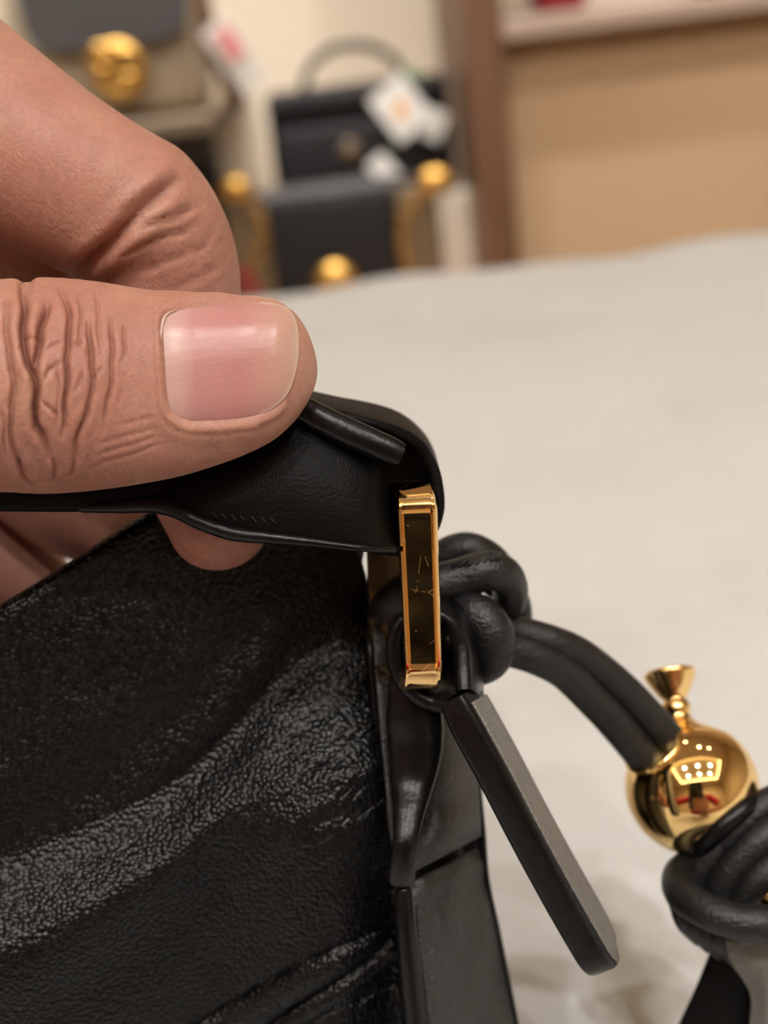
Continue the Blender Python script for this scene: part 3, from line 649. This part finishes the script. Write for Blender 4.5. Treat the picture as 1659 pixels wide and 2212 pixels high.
# bead
zbead = .1735; u_ = zbead/F; bc = P(1494, 1700, zbead); ax = nrm(nrm(P(1468, 1470, zbead)-bc)+FW*.42); AK = 1.02
prof = [(-143*u_, 0)]+[(-143*u_*math.cos(a), 143*u_*math.sin(a)) for a in np.linspace(.08, 2.15, 36)]
prof += [(r_*u_*AK, w_*u_) for r_, w_ in ((92, 108), (104, 92), (116, 72), (126, 54), (135, 40), (144, 31), (152, 27), (158, 29), (164, 32), (171, 33), (178, 31), (184, 27), (188, 25), (192, 26), (200, 33), (212, 41), (224, 48), (234, 53), (239, 56), (243, 58), (247, 58.5), (251, 57), (253, 53), (251, 49), (240, 42), (220, 22), (214, 0))]
bead = obj('gold_bead', *lathe(bc, ax, prof, 72), 'gold', ch); fixn(bead); bead['label'] = 'polished gold flask shaped bead with flared neck'
dcord = nrm(P(1420, 1620, .1708)-P(1350, 1530, .168))
pc = P(1412, 1618, .1712); obj('hole_collar', *torus(pc-dcord*.0002, dcord, 62*u_, 8*u_, 40, 10), 'gold', bead)
dq = nrm(P(1585, 1800, .170)-bc); obj('end_ring', *torus(bc+dq*.0070, dq, 88*u_, 20*u_, 48, 16), 'edge_paint', ch)
obj('end_plug', *lathe(bc+dq*.0060, dq, [(0, 1e-5), (0, 84*u_), (.004, 80*u_), (.004, 1e-5)], 32), 'lining', ch)
# wrapped end on the right
cord('wrap_cord', [(1490, 1965, .1700, 32), (1505, 1905, .1690, 33), (1540, 1845, .1680, 34), (1595, 1785, .1675, 34), (1660, 1735, .1680, 34), (1735, 1712, .1710, 34), (1775, 1740, .1760, 34), (1750, 1800, .1815, 34), (1660, 1870, .1830, 34), (1570, 1935, .1790, 32), (1515, 1965, .1740, 32)], 110)
cord('wrap_cord', [(1535, 1980, .1675, 34), (1560, 1915, .1660, 36), (1605, 1850, .1650, 37), (1665, 1800, .1650, 37), (1745, 1775, .1680, 36), (1795, 1800, .1730, 36), (1780, 1855, .1800, 35), (1690, 1920, .1820, 34), (1600, 1970, .1780, 33)], 110)
cord('wrap_cord', [(1585, 1985, .1655, 32), (1615, 1930, .1640, 33), (1655, 1885, .1632, 34), (1710, 1850, .1640, 34), (1775, 1838, .1665, 34), (1820, 1860, .1715, 34), (1800, 1910, .1785, 33), (1720, 1960, .1805, 32), (1640, 1985, .1770, 32)], 110)
cord('band_cord', [(1560, 1840, .1740, 34), (1505, 1862, .1720, 36), (1470, 1892, .1695, 38), (1476, 1932, .1655, 39), (1525, 1966, .1620, 39), (1590, 1990, .1600, 40), (1660, 1996, .1595, 40), (1740, 1990, .1612, 40), (1815, 1962, .1660, 40), (1840, 1925, .1735, 40), (1800, 1890, .1810, 39), (1700, 1862, .1850, 38), (1610, 1845, .1815, 36), (1560, 1842, .1760, 35)], 150)
for q, (a_, b_) in enumerate((((1482, 1965), (1530, 2045)), ((1508, 1975), (1552, 2060)), ((1534, 1985), (1580, 2070)), ((1458, 1950), (1508, 2030)))):
    cord('fringe_cord', [(a_[0], a_[1], .168, 15), ((a_[0]+b_[0])/2-8, (a_[1]+b_[1])/2+4, .1672, 16), (b_[0], b_[1], .170, 14)], 24, seg=14)
gb = obj('small_gold_bead', *lathe(P(1668, 1935, .1645), UP, [(-44*u_*math.cos(a), 44*u_*math.sin(a)+1e-6) for a in np.linspace(0, math.pi, 24)], 40), 'gold', ch)
def tassel(name, L, R_, m, bul, n=80, mm=40, th=.0012, fold=0.):
    l, r = cr(L, n), cr(R_, n); s = np.linspace(0, 1, mm)[None]; t = np.linspace(0, 1, n)[:, None]
    g = l[:, None]+(r-l)[:, None]*s[..., None]; zz = g[..., 2]-bul*np.sin(math.pi*s)+fold*np.sin(s*13+t*4)*sm(t, 0, .3)
    V = ground(P(g[..., 0], g[..., 1], zz), .001).reshape(-1, 3)
    o = obj(name, V, gridfaces(n, mm), m, ch)
    facing(o, (CAM-V.mean(0)))
    return solid(o, th)
tassel('tassel_strip', [(1536, 2050, .1725), (1508, 2120, .1735), (1478, 2190, .1750), (1450, 2260, .177), (1400, 2400, .181), (1340, 2600, .188)], [(1680, 2050, .1700), (1680, 2120, .1710), (1680, 2200, .173), (1680, 2300, .176), (1680, 2450, .181), (1680, 2650, .188)], 'strap_leather', .001)
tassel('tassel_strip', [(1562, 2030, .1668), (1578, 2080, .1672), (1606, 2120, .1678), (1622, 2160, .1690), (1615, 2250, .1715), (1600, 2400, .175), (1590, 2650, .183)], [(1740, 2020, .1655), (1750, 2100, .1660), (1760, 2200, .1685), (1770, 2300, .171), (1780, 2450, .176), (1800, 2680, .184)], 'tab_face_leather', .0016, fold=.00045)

for o in list(hb.children)+list(ch.children):
    n_ = len(o.data.vertices); c_v = np.empty(n_*3); o.data.vertices.foreach_get('co', c_v); c_v = c_v.reshape(-1, 3); off_z = wloc(o)[2]
    if c_v[:, 2].min()+off_z < TZ+.0012:
        c_v[:, 2] = np.maximum(c_v[:, 2], TZ+.0012-off_z); o.data.vertices.foreach_set('co', c_v.reshape(-1)); o.data.update()
# ------------------------------------------------------------------ the hand
# thumb: dense loft with creases
TU = smooth_tab([(-1100, 640), (-700, 600), (-400, 585), (-150, 600), (0, 606), (100, 603), (200, 609), (300, 623), (400, 637), (500, 647), (560, 648), (600, 654), (632, 672), (656, 702), (672, 735), (681, 764), (685, 785), (686, 800)])
TL = smooth_tab([(-1100, 1290), (-700, 1190), (-400, 1110), (-150, 1068), (0, 1062), (100, 1065), (200, 1059), (300, 1046), (400, 1026), (500, 994), (560, 968), (600, 944), (640, 906), (664, 870), (676, 846), (683, 824), (686, 804)])
na, nb_ = 620, 260
xa = np.concatenate([np.linspace(-1100, 0, 60, endpoint=False), np.linspace(0, 640, 470, endpoint=False), 640+46*np.sin(np.linspace(0, math.pi/2, 90))])
xa[-1] = 685.9
yu, yl_ = fi(xa, TU), fi(xa, TL); yc, hh = (yu+yl_)/2, (yl_-yu)/2
zc = .1375+.0*xa+.002*sm(-xa, 200, 1100)
fl = np.interp(xa, [-1100, 0, 250, 420, 600, 660, 686], [.85, .84, .78, .70, .66, .62, .55])
ex = np.interp(xa, [-1100, 100, 350, 560, 640, 686], [2.0, 2.0, 2.5, 2.6, 2.3, 2.0])
th = np.linspace(0, 2*math.pi, nb_, endpoint=False)[None]
ct, st = np.cos(th), np.sin(th)
e_ = (2/ex)[:, None]
yy = yc[:, None]-hh[:, None]*np.sign(ct)*np.abs(ct)**e_
rz = hh*fl*zc/F
# tip rounds: depth radius follows an ellipse too
zz = zc[:, None]-rz[:, None]*np.sign(st)*np.abs(st)**e_
xx = np.broadcast_to(xa[:, None], yy.shape).copy()
# creases in the knuckle
CRE = [([(9, 648), (14, 716), (25, 795), (27, 840), (24, 919), (36, 991), (59, 1021)], 7, .45), ([(47, 612), (50, 650), (51, 738), (61, 783), (73, 810), (77, 851), (77, 908), (90, 930), (102, 953), (106, 988)], 8, 1.0),
       ([(101, 655), (97, 680), (89, 712), (86, 748), (75, 806)], 8, .9), ([(128, 628), (141, 660), (148, 690), (149, 725), (145, 783), (147, 801), (140, 851), (138, 942)], 6, .62), ([(190, 690), (194, 734), (200, 783), (199, 817), (188, 885), (172, 930), (158, 1000)], 6, .5),
       ([(207, 630), (210, 693), (219, 761)], 5, .22), ([(237, 685), (243, 749), (242, 806), (230, 874), (223, 925)], 5, .34), ([(269, 700), (271, 775)], 4, .2), ([(99, 763), (118, 752), (138, 747)], 4, .28), ([(90, 826), (104, 806), (120, 796), (140, 783)], 4, .28),
       ([(90, 865), (106, 878), (122, 895)], 4, .3), ([(52, 736), (70, 738), (88, 734)], 4, .4), ([(150, 760), (165, 748), (185, 742)], 4, .2), ([(150, 850), (168, 830), (180, 800)], 4, .2), ([(200, 818), (212, 808), (225, 795)], 4, .2),
       ([(36, 990), (52, 1030), (70, 1050)], 6, .4), ([(110, 985), (118, 1010), (114, 1040)], 5, .3), ([(158, 995), (156, 1025)], 5, .25), ([(-40, 640), (-30, 800), (-35, 980)], 8, .5), ([(-90, 640), (-85, 800), (-90, 960)], 8, .35),
       ([(215, 960), (280, 938), (345, 925)], 4, .12), ([(205, 985), (280, 960), (350, 943)], 4, .12), ([(190, 1010), (280, 980), (360, 958)], 4, .12), ([(250, 920), (300, 905), (345, 900)], 4, .12),
       ([(168, 640), (174, 700), (170, 760)], 5, .2), ([(118, 800), (124, 850), (120, 930)], 5, .25), ([(0, 880), (12, 930), (10, 985)], 5, .25)]
def polydist(px_, py_, pts):
    p = cr([(a, b) for a, b in pts], 6*len(pts)); best = np.full(px_.shape, 1e9); par = np.zeros(px_.shape)
    for i in range(len(p)-1):
        a, b = p[i], p[i+1]; d = b-a; L2 = d@d+1e-9
        t = np.clip(((px_-a[0])*d[0]+(py_-a[1])*d[1])/L2, 0, 1)
        q = np.hypot(px_-a[0]-t*d[0], py_-a[1]-t*d[1]); m_ = q < best; best[m_] = q[m_]; par[m_] = ((i+t)/(len(p)-1))[m_]
    return best, par
disp = np.zeros(xx.shape); tint = np.zeros(xx.shape)
front = zz < (zc[:, None]+.002)
jx = 2*np.sin(yy*.035)+1.5*np.sin(yy*.08+1); jy = 2*np.sin(xx*.06)
for pts, w, d in CRE:
    ds, pr = polydist(xx+jx, yy+jy, pts); tp = np.clip(np.sin(math.pi*np.clip(pr*.94+.03, 0, 1))*1.8, 0, 1)
    tp = np.where((pr <= 0) | (pr >= 1), tp*.6, tp)
    disp += d*tp*(-.00095*np.exp(-(ds/(w*.85))**2)+.00026*np.exp(-((ds-2.6*w)/(1.6*w))**2)); tint += .9*d*tp*np.exp(-(ds/(w*1.0))**2)
kn = np.exp(-((xx-80)/150)**2)*np.exp(-((yy-800)/190)**2)
disp += kn*(.00003*np.sin(yy*.11+xx*.21)+.00003*np.sin(xx*.16+1.5*np.sin(yy*.03))+.0006)
tint += .07*kn
# silhouette notch at the top crease
disp += -.0007*np.exp(-((xx-58)/14)**2)*np.exp(-((yy-610)/40)**2)
# nail bed: sink under the plate, lift the folds round it
NAIL = [(352, 742), (350, 700), (360, 682), (385, 671), (450, 660), (530, 652), (590, 653), (622, 664), (642, 700), (646, 750), (640, 800), (622, 850), (590, 882), (540, 900), (470, 908), (410, 908), (378, 896), (362, 868), (356, 810)]
nl = cr(NAIL, 160, closed=True)
def inside(px_, py_, poly):
    c = np.zeros(px_.shape, bool); n = len(poly)
    for i in range(n):
        a, b = poly[i], poly[(i+1) % n]
        cond = ((a[1] > py_) != (b[1] > py_)) & (px_ < (b[0]-a[0])*(py_-a[1])/(b[1]-a[1]+1e-12)+a[0]); c ^= cond
    return c
nd, _ = polydist(xx, yy, [tuple(p) for p in nl[::8]]+[tuple(nl[0])])
ins = inside(xx, yy, nl)
sd = np.where(ins, -nd, nd)
side = np.where(xx < 620, 1., 0.35)
disp += front*(-.00055*sm(-sd, -4, 22)+.00050*side*np.exp(-((sd-10)/11)**2)*(1-sm(xx, 600, 640)*.7)+.00035*np.exp(-((sd-30)/22)**2)*(xx < 560))
disp += front*(-.0004)*np.exp(-((xx-640)/8)**2)*ins*0
disp *= front
# apply along the radial direction of the section
dy = (yy-yc[:, None])*zc[:, None]/F; dz = zz-zc[:, None]; ln = np.sqrt(dy**2+dz**2)+1e-9
yy2 = yy+disp*dy/ln*F/zc[:, None]; zz2 = zz+disp*dz/ln
yc_, = (None,)
Vt = P(xx, yy2, zz2).reshape(-1, 3)
Ft = gridfaces(na, nb_, True)+[tuple(range(nb_-1, -1, -1)), tuple((na-1)*nb_+k_ for k_ in range(nb_))]
tint_t = np.clip(tint*front, 0, 1).reshape(-1)
thumb = obj('thumb_tmp', Vt, Ft, 'skin', None, loc=(0, 0, 0), attrs={'skin_tint': tint_t}); fixn(thumb)
# the other fingers, palm and forearm: swept shells fused by a voxel remesh
parts = []
def limb(ctrl, flat=.9, n=60, seg=36): parts.append(tube_px(ctrl, n, seg, flat=flat, Wd=UP) if False else tube_px(ctrl, n, seg))
limb([(-1150, -520, .168, 215), (-700, -200, .160, 220), (-350, 20, .1545, 206), (-100, 215, .1515, 198), (80, 350, .1505, 190), (200, 420, .1505, 180), (280, 458, .1510, 172)])                       # index, first bone
limb([(285, 452, .1515, 168), (325, 500, .1530, 163), (352, 580, .1550, 164), (365, 700, .1565, 158), (395, 850, .1560, 140), (432, 1000, .1540, 128), (458, 1080, .1528, 122), (474, 1132, .1522, 112)])   # index, bent down behind the strap
limb([(-1100, 100, .185, 200), (-600, 420, .181, 190), (-250, 620, .180, 180), (-40, 860, .181, 162), (70, 985, .181, 148), (160, 1070, .181, 134), (245, 1118, .181, 116)])     # middle finger
limb([(-1100, 700, .198, 180), (-700, 900, .192, 165), (-400, 1010, .190, 150), (-150, 1130, .188, 128), (-20, 1215, .187, 112), (80, 1275, .187, 92)])     # ring finger
limb([(-1500, 1100, .205, 150), (-1000, 1250, .200, 140), (-600, 1330, .196, 125), (-380, 1400, .194, 105)])   # little finger
limb([(-800, 500, .168, 210), (-350, 565, .1665, 150), (-50, 588, .1660, 100), (130, 602, .1650, 66)])      # root of the middle finger seen between index and thumb
limb([(-900, 760, .150, 300), (-1200, 760, .158, 350), (-1600, 760, .166, 360), (-1900, 820, .166, 320)])      # ball of the thumb
limb([(-950, -350, .170, 260), (-1300, 0, .176, 330), (-1650, 450, .178, 380), (-2000, 800, .176, 380)])
limb([(-1050, 200, .186, 260), (-1400, 450, .188, 330), (-1750, 700, .184, 340)])
limb([(-1050, 750, .196, 240), (-1450, 900, .194, 300), (-1850, 950, .186, 330)])
limb([(-1400, 1120, .202, 210), (-1700, 1120, .196, 280), (-2000, 1050, .186, 330)])
ELB = np.array([-.335, -.125, .790])
wr = P(-1850, 830, .176); fa = cr([wr+(wr-ELB)*.08, wr, wr*.7+ELB*.3, wr*.35+ELB*.65, ELB], 50)
parts.append(tube_w(fa, np.interp(np.linspace(0, 1, 50), [0, .12, .4, .7, 1], [.024, .025, .033, .042, .040]), 36))
v, f = join(*parts)
rest = obj('rest_tmp', v, f, 'skin', None, loc=(0, 0, 0)); fixn(rest)
md = rest.modifiers.new('r', 'REMESH'); md.mode = 'VOXEL'; md.voxel_size = .00055; md.use_smooth_shade = True
md = rest.modifiers.new('s', 'SMOOTH'); md.factor = .6; md.iterations = 14
dg = bpy.context.evaluated_depsgraph_get(); me2 = bpy.data.meshes.new_from_object(rest.evaluated_get(dg), depsgraph=dg)
nv = len(me2.vertices); co = np.empty(nv*3); me2.vertices.foreach_get('co', co); co = co.reshape(-1, 3)
no = np.empty(nv*3); me2.vertices.foreach_get('normal', no); no = no.reshape(-1, 3)
qx, qy, qz = proj(co); fr = ((no*(CAM-co)).sum(1) > 0) & (qz < .17)
dd = np.zeros(nv); tint_r = np.zeros(nv)
FOLD = [([(150, 600), (185, 575), (235, 530), (300, 462), (370, 400), (400, 388)], 14, 1.1), ([(280, 505), (330, 480), (390, 462), (430, 440)], 7, .4), ([(250, 560), (330, 520), (400, 498), (440, 470)], 6, .28), ([(290, 590), (360, 565), (450, 530)], 6, .25), ([(360, 630), (430, 600), (490, 560)], 6, .2), ([(330, 560), (345, 600), (350, 640)], 4, .12), ([(255, 470), (300, 432), (350, 395)], 7, .3), ([(420, 560), (450, 520), (470, 480)], 5, .15)]
for pts, w, d in FOLD:
    ds, pr = polydist(qx, qy, pts); tp = np.clip(np.sin(math.pi*np.clip(pr, 0, 1))*1.6, 0, 1)
    dd += d*tp*(-.0014*np.exp(-(ds/w)**2)+.0003*np.exp(-((ds-2.4*w)/(1.5*w))**2)); tint_r += .5*d*tp*np.exp(-(ds/w)**2)
dd *= fr; tint_r *= fr
co2 = co+no*dd[:, None]; me2.vertices.foreach_set('co', co2.reshape(-1))
at_ = me2.attributes.new('skin_tint', 'FLOAT', 'POINT'); at_.data.foreach_set('value', np.clip(tint_r, 0, 1).astype(np.float32))
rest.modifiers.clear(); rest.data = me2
md = thumb.modifiers.new('u', 'BOOLEAN'); md.operation = 'UNION'; md.solver = 'EXACT'; md.object = rest
dg = bpy.context.evaluated_depsgraph_get(); hm = bpy.data.meshes.new_from_object(thumb.evaluated_get(dg), depsgraph=dg)
print('HAND', len(Vt), nv, len(hm.vertices))
if len(hm.vertices) < 1000: hm = None
# the rest of the seated person: head, neck, arms (joined to the hand as one body), clothes
def Q(r, u, f): return CAM+RT*r+UP*u+FW*f
def ell(c, a, n=24, m=16, R=None):
    th_ = np.linspace(0, 2*math.pi, n, endpoint=False); ph_ = np.linspace(.02, math.pi-.02, m)
    V = np.array([(a[0]*math.sin(p_)*math.cos(t_), a[1]*math.sin(p_)*math.sin(t_), a[2]*math.cos(p_)) for p_ in ph_ for t_ in th_])
    if R is not None: V = V@np.array(R).T
    return V+np.asarray(c), gridfaces(m, n, True)+[tuple(range(n-1, -1, -1)), tuple((m-1)*n+k_ for k_ in range(n))]
def wt(pts, rad, n=30, seg=20):
    c = cr(np.asarray(pts, float), n); return tube_w(c, np.interp(np.linspace(0, 1, n), np.linspace(0, 1, len(rad)), rad), seg)
def fuse(name, shells, voxel, iters):
    v, f = join(*shells); o = obj(name, v, f, None, None, loc=(0, 0, 0)); fixn(o)
    md = o.modifiers.new('r', 'REMESH'); md.mode = 'VOXEL'; md.voxel_size = voxel
    md = o.modifiers.new('s', 'SMOOTH'); md.factor = .6; md.iterations = iters
    dg = bpy.context.evaluated_depsgraph_get(); me = bpy.data.meshes.new_from_object(o.evaluated_get(dg), depsgraph=dg)
    bpy.data.objects.remove(o); return me
HD = np.array([.02, -.405, 1.165]); tilt = Matrix.Rotation(math.radians(-22), 3, 'X')
def hp(x, y, z): return HD+np.array(tilt)@np.array([x, y, z])
SHL, SHR = np.array([-.19, -.475, .965]), np.array([.21, -.475, .965]); ELR = np.array([.30, -.27, .72])
sh = [ell(HD, (.074, .094, .108), R=tilt), ell(hp(0, .030, -.060), (.054, .060, .062), R=tilt), wt([(.01, -.475, .99), (.015, -.45, 1.06), (.02, -.425, 1.11)], [.060, .054, .052]),
      wt([hp(0, .092, .012), hp(0, .108, -.018), hp(0, .106, -.026)], [.008, .013, .013]), ell(hp(-.075, -.005, -.012), (.010, .020, .032), R=tilt), ell(hp(.075, -.005, -.012), (.010, .020, .032), R=tilt),
      wt([hp(-.022, .085, -.058), hp(0, .094, -.056), hp(.022, .085, -.058)], [.005, .007, .005]),
      wt([SHL+np.array((.02, 0, 0)), SHL*.5+ELB*.5+np.array((-.02, 0, 0)), ELB], [.052, .046, .040]),
      wt([SHR-np.array((.02, 0, 0)), SHR*.5+ELR*.5+np.array((.02, 0, 0)), ELR], [.052, .046, .040]),
      wt([ELR, ELR*.5+Q(.075, -.16, -.05)*.5, Q(.075, -.16, -.05)], [.041, .038, .027]),
      wt([Q(.074, -.165, -.052), Q(.070, -.125, -.028), Q(.066, -.085, -.012)], [.026, .030, .026])]
for q in range(4): sh.append(wt([Q(.068, -.068-.017*q, -.006), Q(.060, -.064-.0175*q, .006), Q(.036, -.062-.018*q, .0085), Q(.006+.004*abs(q-1.3), -.062-.0185*q, .0015)], [.0092, .0090, .0086, .0078]))
sh.append(wt([Q(.070, -.085, -.020), Q(.067, -.060, -.028), Q(.060, -.035, -.028)], [.012, .0105, .0085]))
bodyme = fuse('body_tmp', sh, .0028, 10)
nb2 = len(bodyme.vertices); at_ = bodyme.attributes.new('skin_tint', 'FLOAT', 'POINT'); at_.data.foreach_set('value', np.zeros(nb2, np.float32))
bm = bmesh.new(); bm.from_mesh(hm); bm.from_mesh(bodyme); bm.to_mesh(hm); bm.free()
person = empty('person', (0.0, -.50, 0), 'person in a red T-shirt pinching the black bag strap between thumb and finger', 'person')
base = np.array(person.location)
hand = bpy.data.objects.new('body', hm); COL.objects.link(hand); hand.parent = person
hm.transform(Matrix.Translation(Vector(-base)))
hm.polygons.foreach_set('use_smooth', [True]*len(hm.polygons)); hm.materials.clear(); hm.materials.append(M['skin'])
bpy.data.objects.remove(thumb); bpy.data.objects.remove(rest)
def cloth(name, shells, voxel, it, m):
    me = fuse(name, shells, voxel, it); me.transform(Matrix.Translation(Vector(-base))); me.polygons.foreach_set('use_smooth', [True]*len(me.polygons))
    me.materials.append(M[m]); o = bpy.data.objects.new(name, me); COL.objects.link(o); o.parent = person; return o
mat('shirt_red', (.55, .02, .06), .75); mat('trouser_dark', (.02, .022, .03), .8); mat('hair_dark', (.012, .009, .008), .6); mat('eye_white', (.8, .78, .75), .3); mat('shoe_dark', (.02, .02, .02), .5); mat('phone_black', (.008, .008, .009), .35); mat('phone_lens', (.004, .004, .005), .08)
zs_ = [.50, .62, .75, .86, .93, .98, 1.015]; ys_ = [-.56, -.555, -.545, -.525, -.505, -.49, -.475]; wx = [.17, .165, .17, .185, .195, .165, .075]; dp = [.12, .12, .125, .125, .115, .09, .066]
th_ = np.linspace(0, 2*math.pi, 40, endpoint=False)
V = np.array([(.01+w_*math.cos(t_), y_+d_0*math.sin(t_), z_) for z_, y_, w_, d_0 in zip(zs_, ys_, wx, dp) for t_ in th_])
torso = (V, gridfaces(7, 40, True)+[tuple(range(39, -1, -1)), tuple(240+k_ for k_ in range(40))])
cloth('shirt', [torso, wt([SHL+np.array((.05, 0, .0)), SHL, SHL*.45+ELB*.55+np.array((-.02, 0, 0))], [.062, .064, .058]), wt([SHR-np.array((.05, 0, .0)), SHR, SHR*.45+ELR*.55+np.array((.02, 0, 0))], [.062, .064, .058])], .006, 8, 'shirt_red')
leg = []
for sx in (-1, 1):
    leg += [wt([(.01+sx*.085, -.57, .535), (.01+sx*.10, -.33, .55), (.01+sx*.11, -.14, .535)], [.092, .080, .064]), wt([(.01+sx*.11, -.14, .535), (.01+sx*.11, -.14, .30), (.01+sx*.11, -.16, .09)], [.064, .058, .046])]
cloth('trousers', leg+[ell((.01, -.57, .55), (.165, .125, .10))], .007, 6, 'trouser_dark')
for sx in (-1, 1): cloth('shoe', [wt([(.01+sx*.11, -.19, .042), (.01+sx*.115, -.08, .040), (.01+sx*.12, .05, .034)], [.042, .044, .033]), ell((.01+sx*.11, -.16, .07), (.042, .05, .05))], .006, 4, 'shoe_dark')
V, Fc = ell((0, 0, 0), (.083, .102, .098), 60, 40, R=tilt)
d0 = nrm(V); V = V*(1+.05*np.sin(V[:, :1]*190)*np.sin(V[:, 1:2]*170+1)*np.sin(V[:, 2:]*180+2)); V = V+hp(0, -.020, .034)
o = obj('hair', V, Fc, 'hair_dark', person)
for sx in (-1, 1): obj('eye', *ell(hp(sx*.031, .079, .012), (.012, .012, .010)), 'eye_white', person)
# stool
st = empty('stool', (.01, -.57, 0), 'round wooden stool under the seated person', 'stool')
obj('seat', *lathe((.01, -.57, .41), (0, 0, 1), [(0, 1e-4), (0, .165), (.008, .175), (.022, .175), (.03, .168), (.03, 1e-4)], 40), 'table_wood', st, sharp=40)
for ax_, ay_ in ((-1, -1), (-1, 1), (1, -1), (1, 1)): obj('leg', *tube_w(np.array([(.01+ax_*.15, -.57+ay_*.15, .005), (.01+ax_*.11, -.57+ay_*.11, .41)]), .014, 12, round_ends=False), 'table_wood', st)
# telephone the picture is taken with
pc = Q(.018, -.046, -.0125); e = empty('smartphone', pc, 'black smartphone held up by the person in red', 'phone')
v, f = box(-.038, .038, -.080, .080, -.0040, .0040, .0025); v = pc+v[:, :1]*RT+v[:, 1:2]*UP+v[:, 2:]*FW
obj('case', v, f, 'phone_black', e, sharp=40)
for du in (0.0, -.019, -.038): obj('lens', *lathe(Q(0, du, -.0086), FW, [(0, 1e-5), (0, .0075), (.0016, .007), (.0018, .0045), (.0012, .004), (.0012, 1e-5)], 28), 'phone_lens', e)
# nail plate
def thumb_z(x, y):
    h_, c_0 = np.interp(x, xa, hh), np.interp(x, xa, yc); r_, n_ = np.interp(x, xa, rz), np.interp(x, xa, ex)
    t = np.clip(np.abs(y-c_0)/h_, 0, .999); return .1375-r_*(1-t**n_)**(1/n_)
nc = np.array([498., 778.]); rings = 34; ang = len(nl); NV = []; NT = []; NE = []
for q in range(rings+1):
    r_ = q/rings; r2 = 1-(1-r_)**1.4
    pts = nc+(nl-nc)*r2
    z_ = thumb_z(pts[:, 0], pts[:, 1])
    off = .00012+.00030*(1-r2**6)
    free = sm(pts[:, 0], 560, 645)
    off = off+.00028*free
    z_ = z_-off
    NV.append(P(pts[:, 0], pts[:, 1], z_)); NT.append((pts[:, 0]-350)/296)
    NE.append(np.clip((r2-.955)/.03, 0, 1)*.8*np.ones(ang)*(pts[:, 0] > 560))
NVv = np.vstack(NV); NT = np.clip(np.concatenate(NT), 0, 1); NE = np.concatenate(NE)
Fn = gridfaces(rings+1, ang, True)
nail = obj('thumb_nail', NVv, Fn, 'nail', hand, attrs={'nail_t': NT, 'nail_edge': NE})
facing(nail, (CAM-NVv.mean(0)))
solid(nail, .00045); nail['label'] = 'glossy pink thumb nail'
cu = cr([(380, 670), (362, 678), (352, 694), (348, 722), (348, 750), (350, 775)], 50); cz = thumb_z(cu[:, 0], cu[:, 1])-.00035
obj('cuticle', *tube_w(P(cu[:, 0], cu[:, 1], cz), np.interp(np.linspace(0, 1, 50), [0, .3, 1], [.00004, .00014, .00004]), 8), 'cuticle', hand)
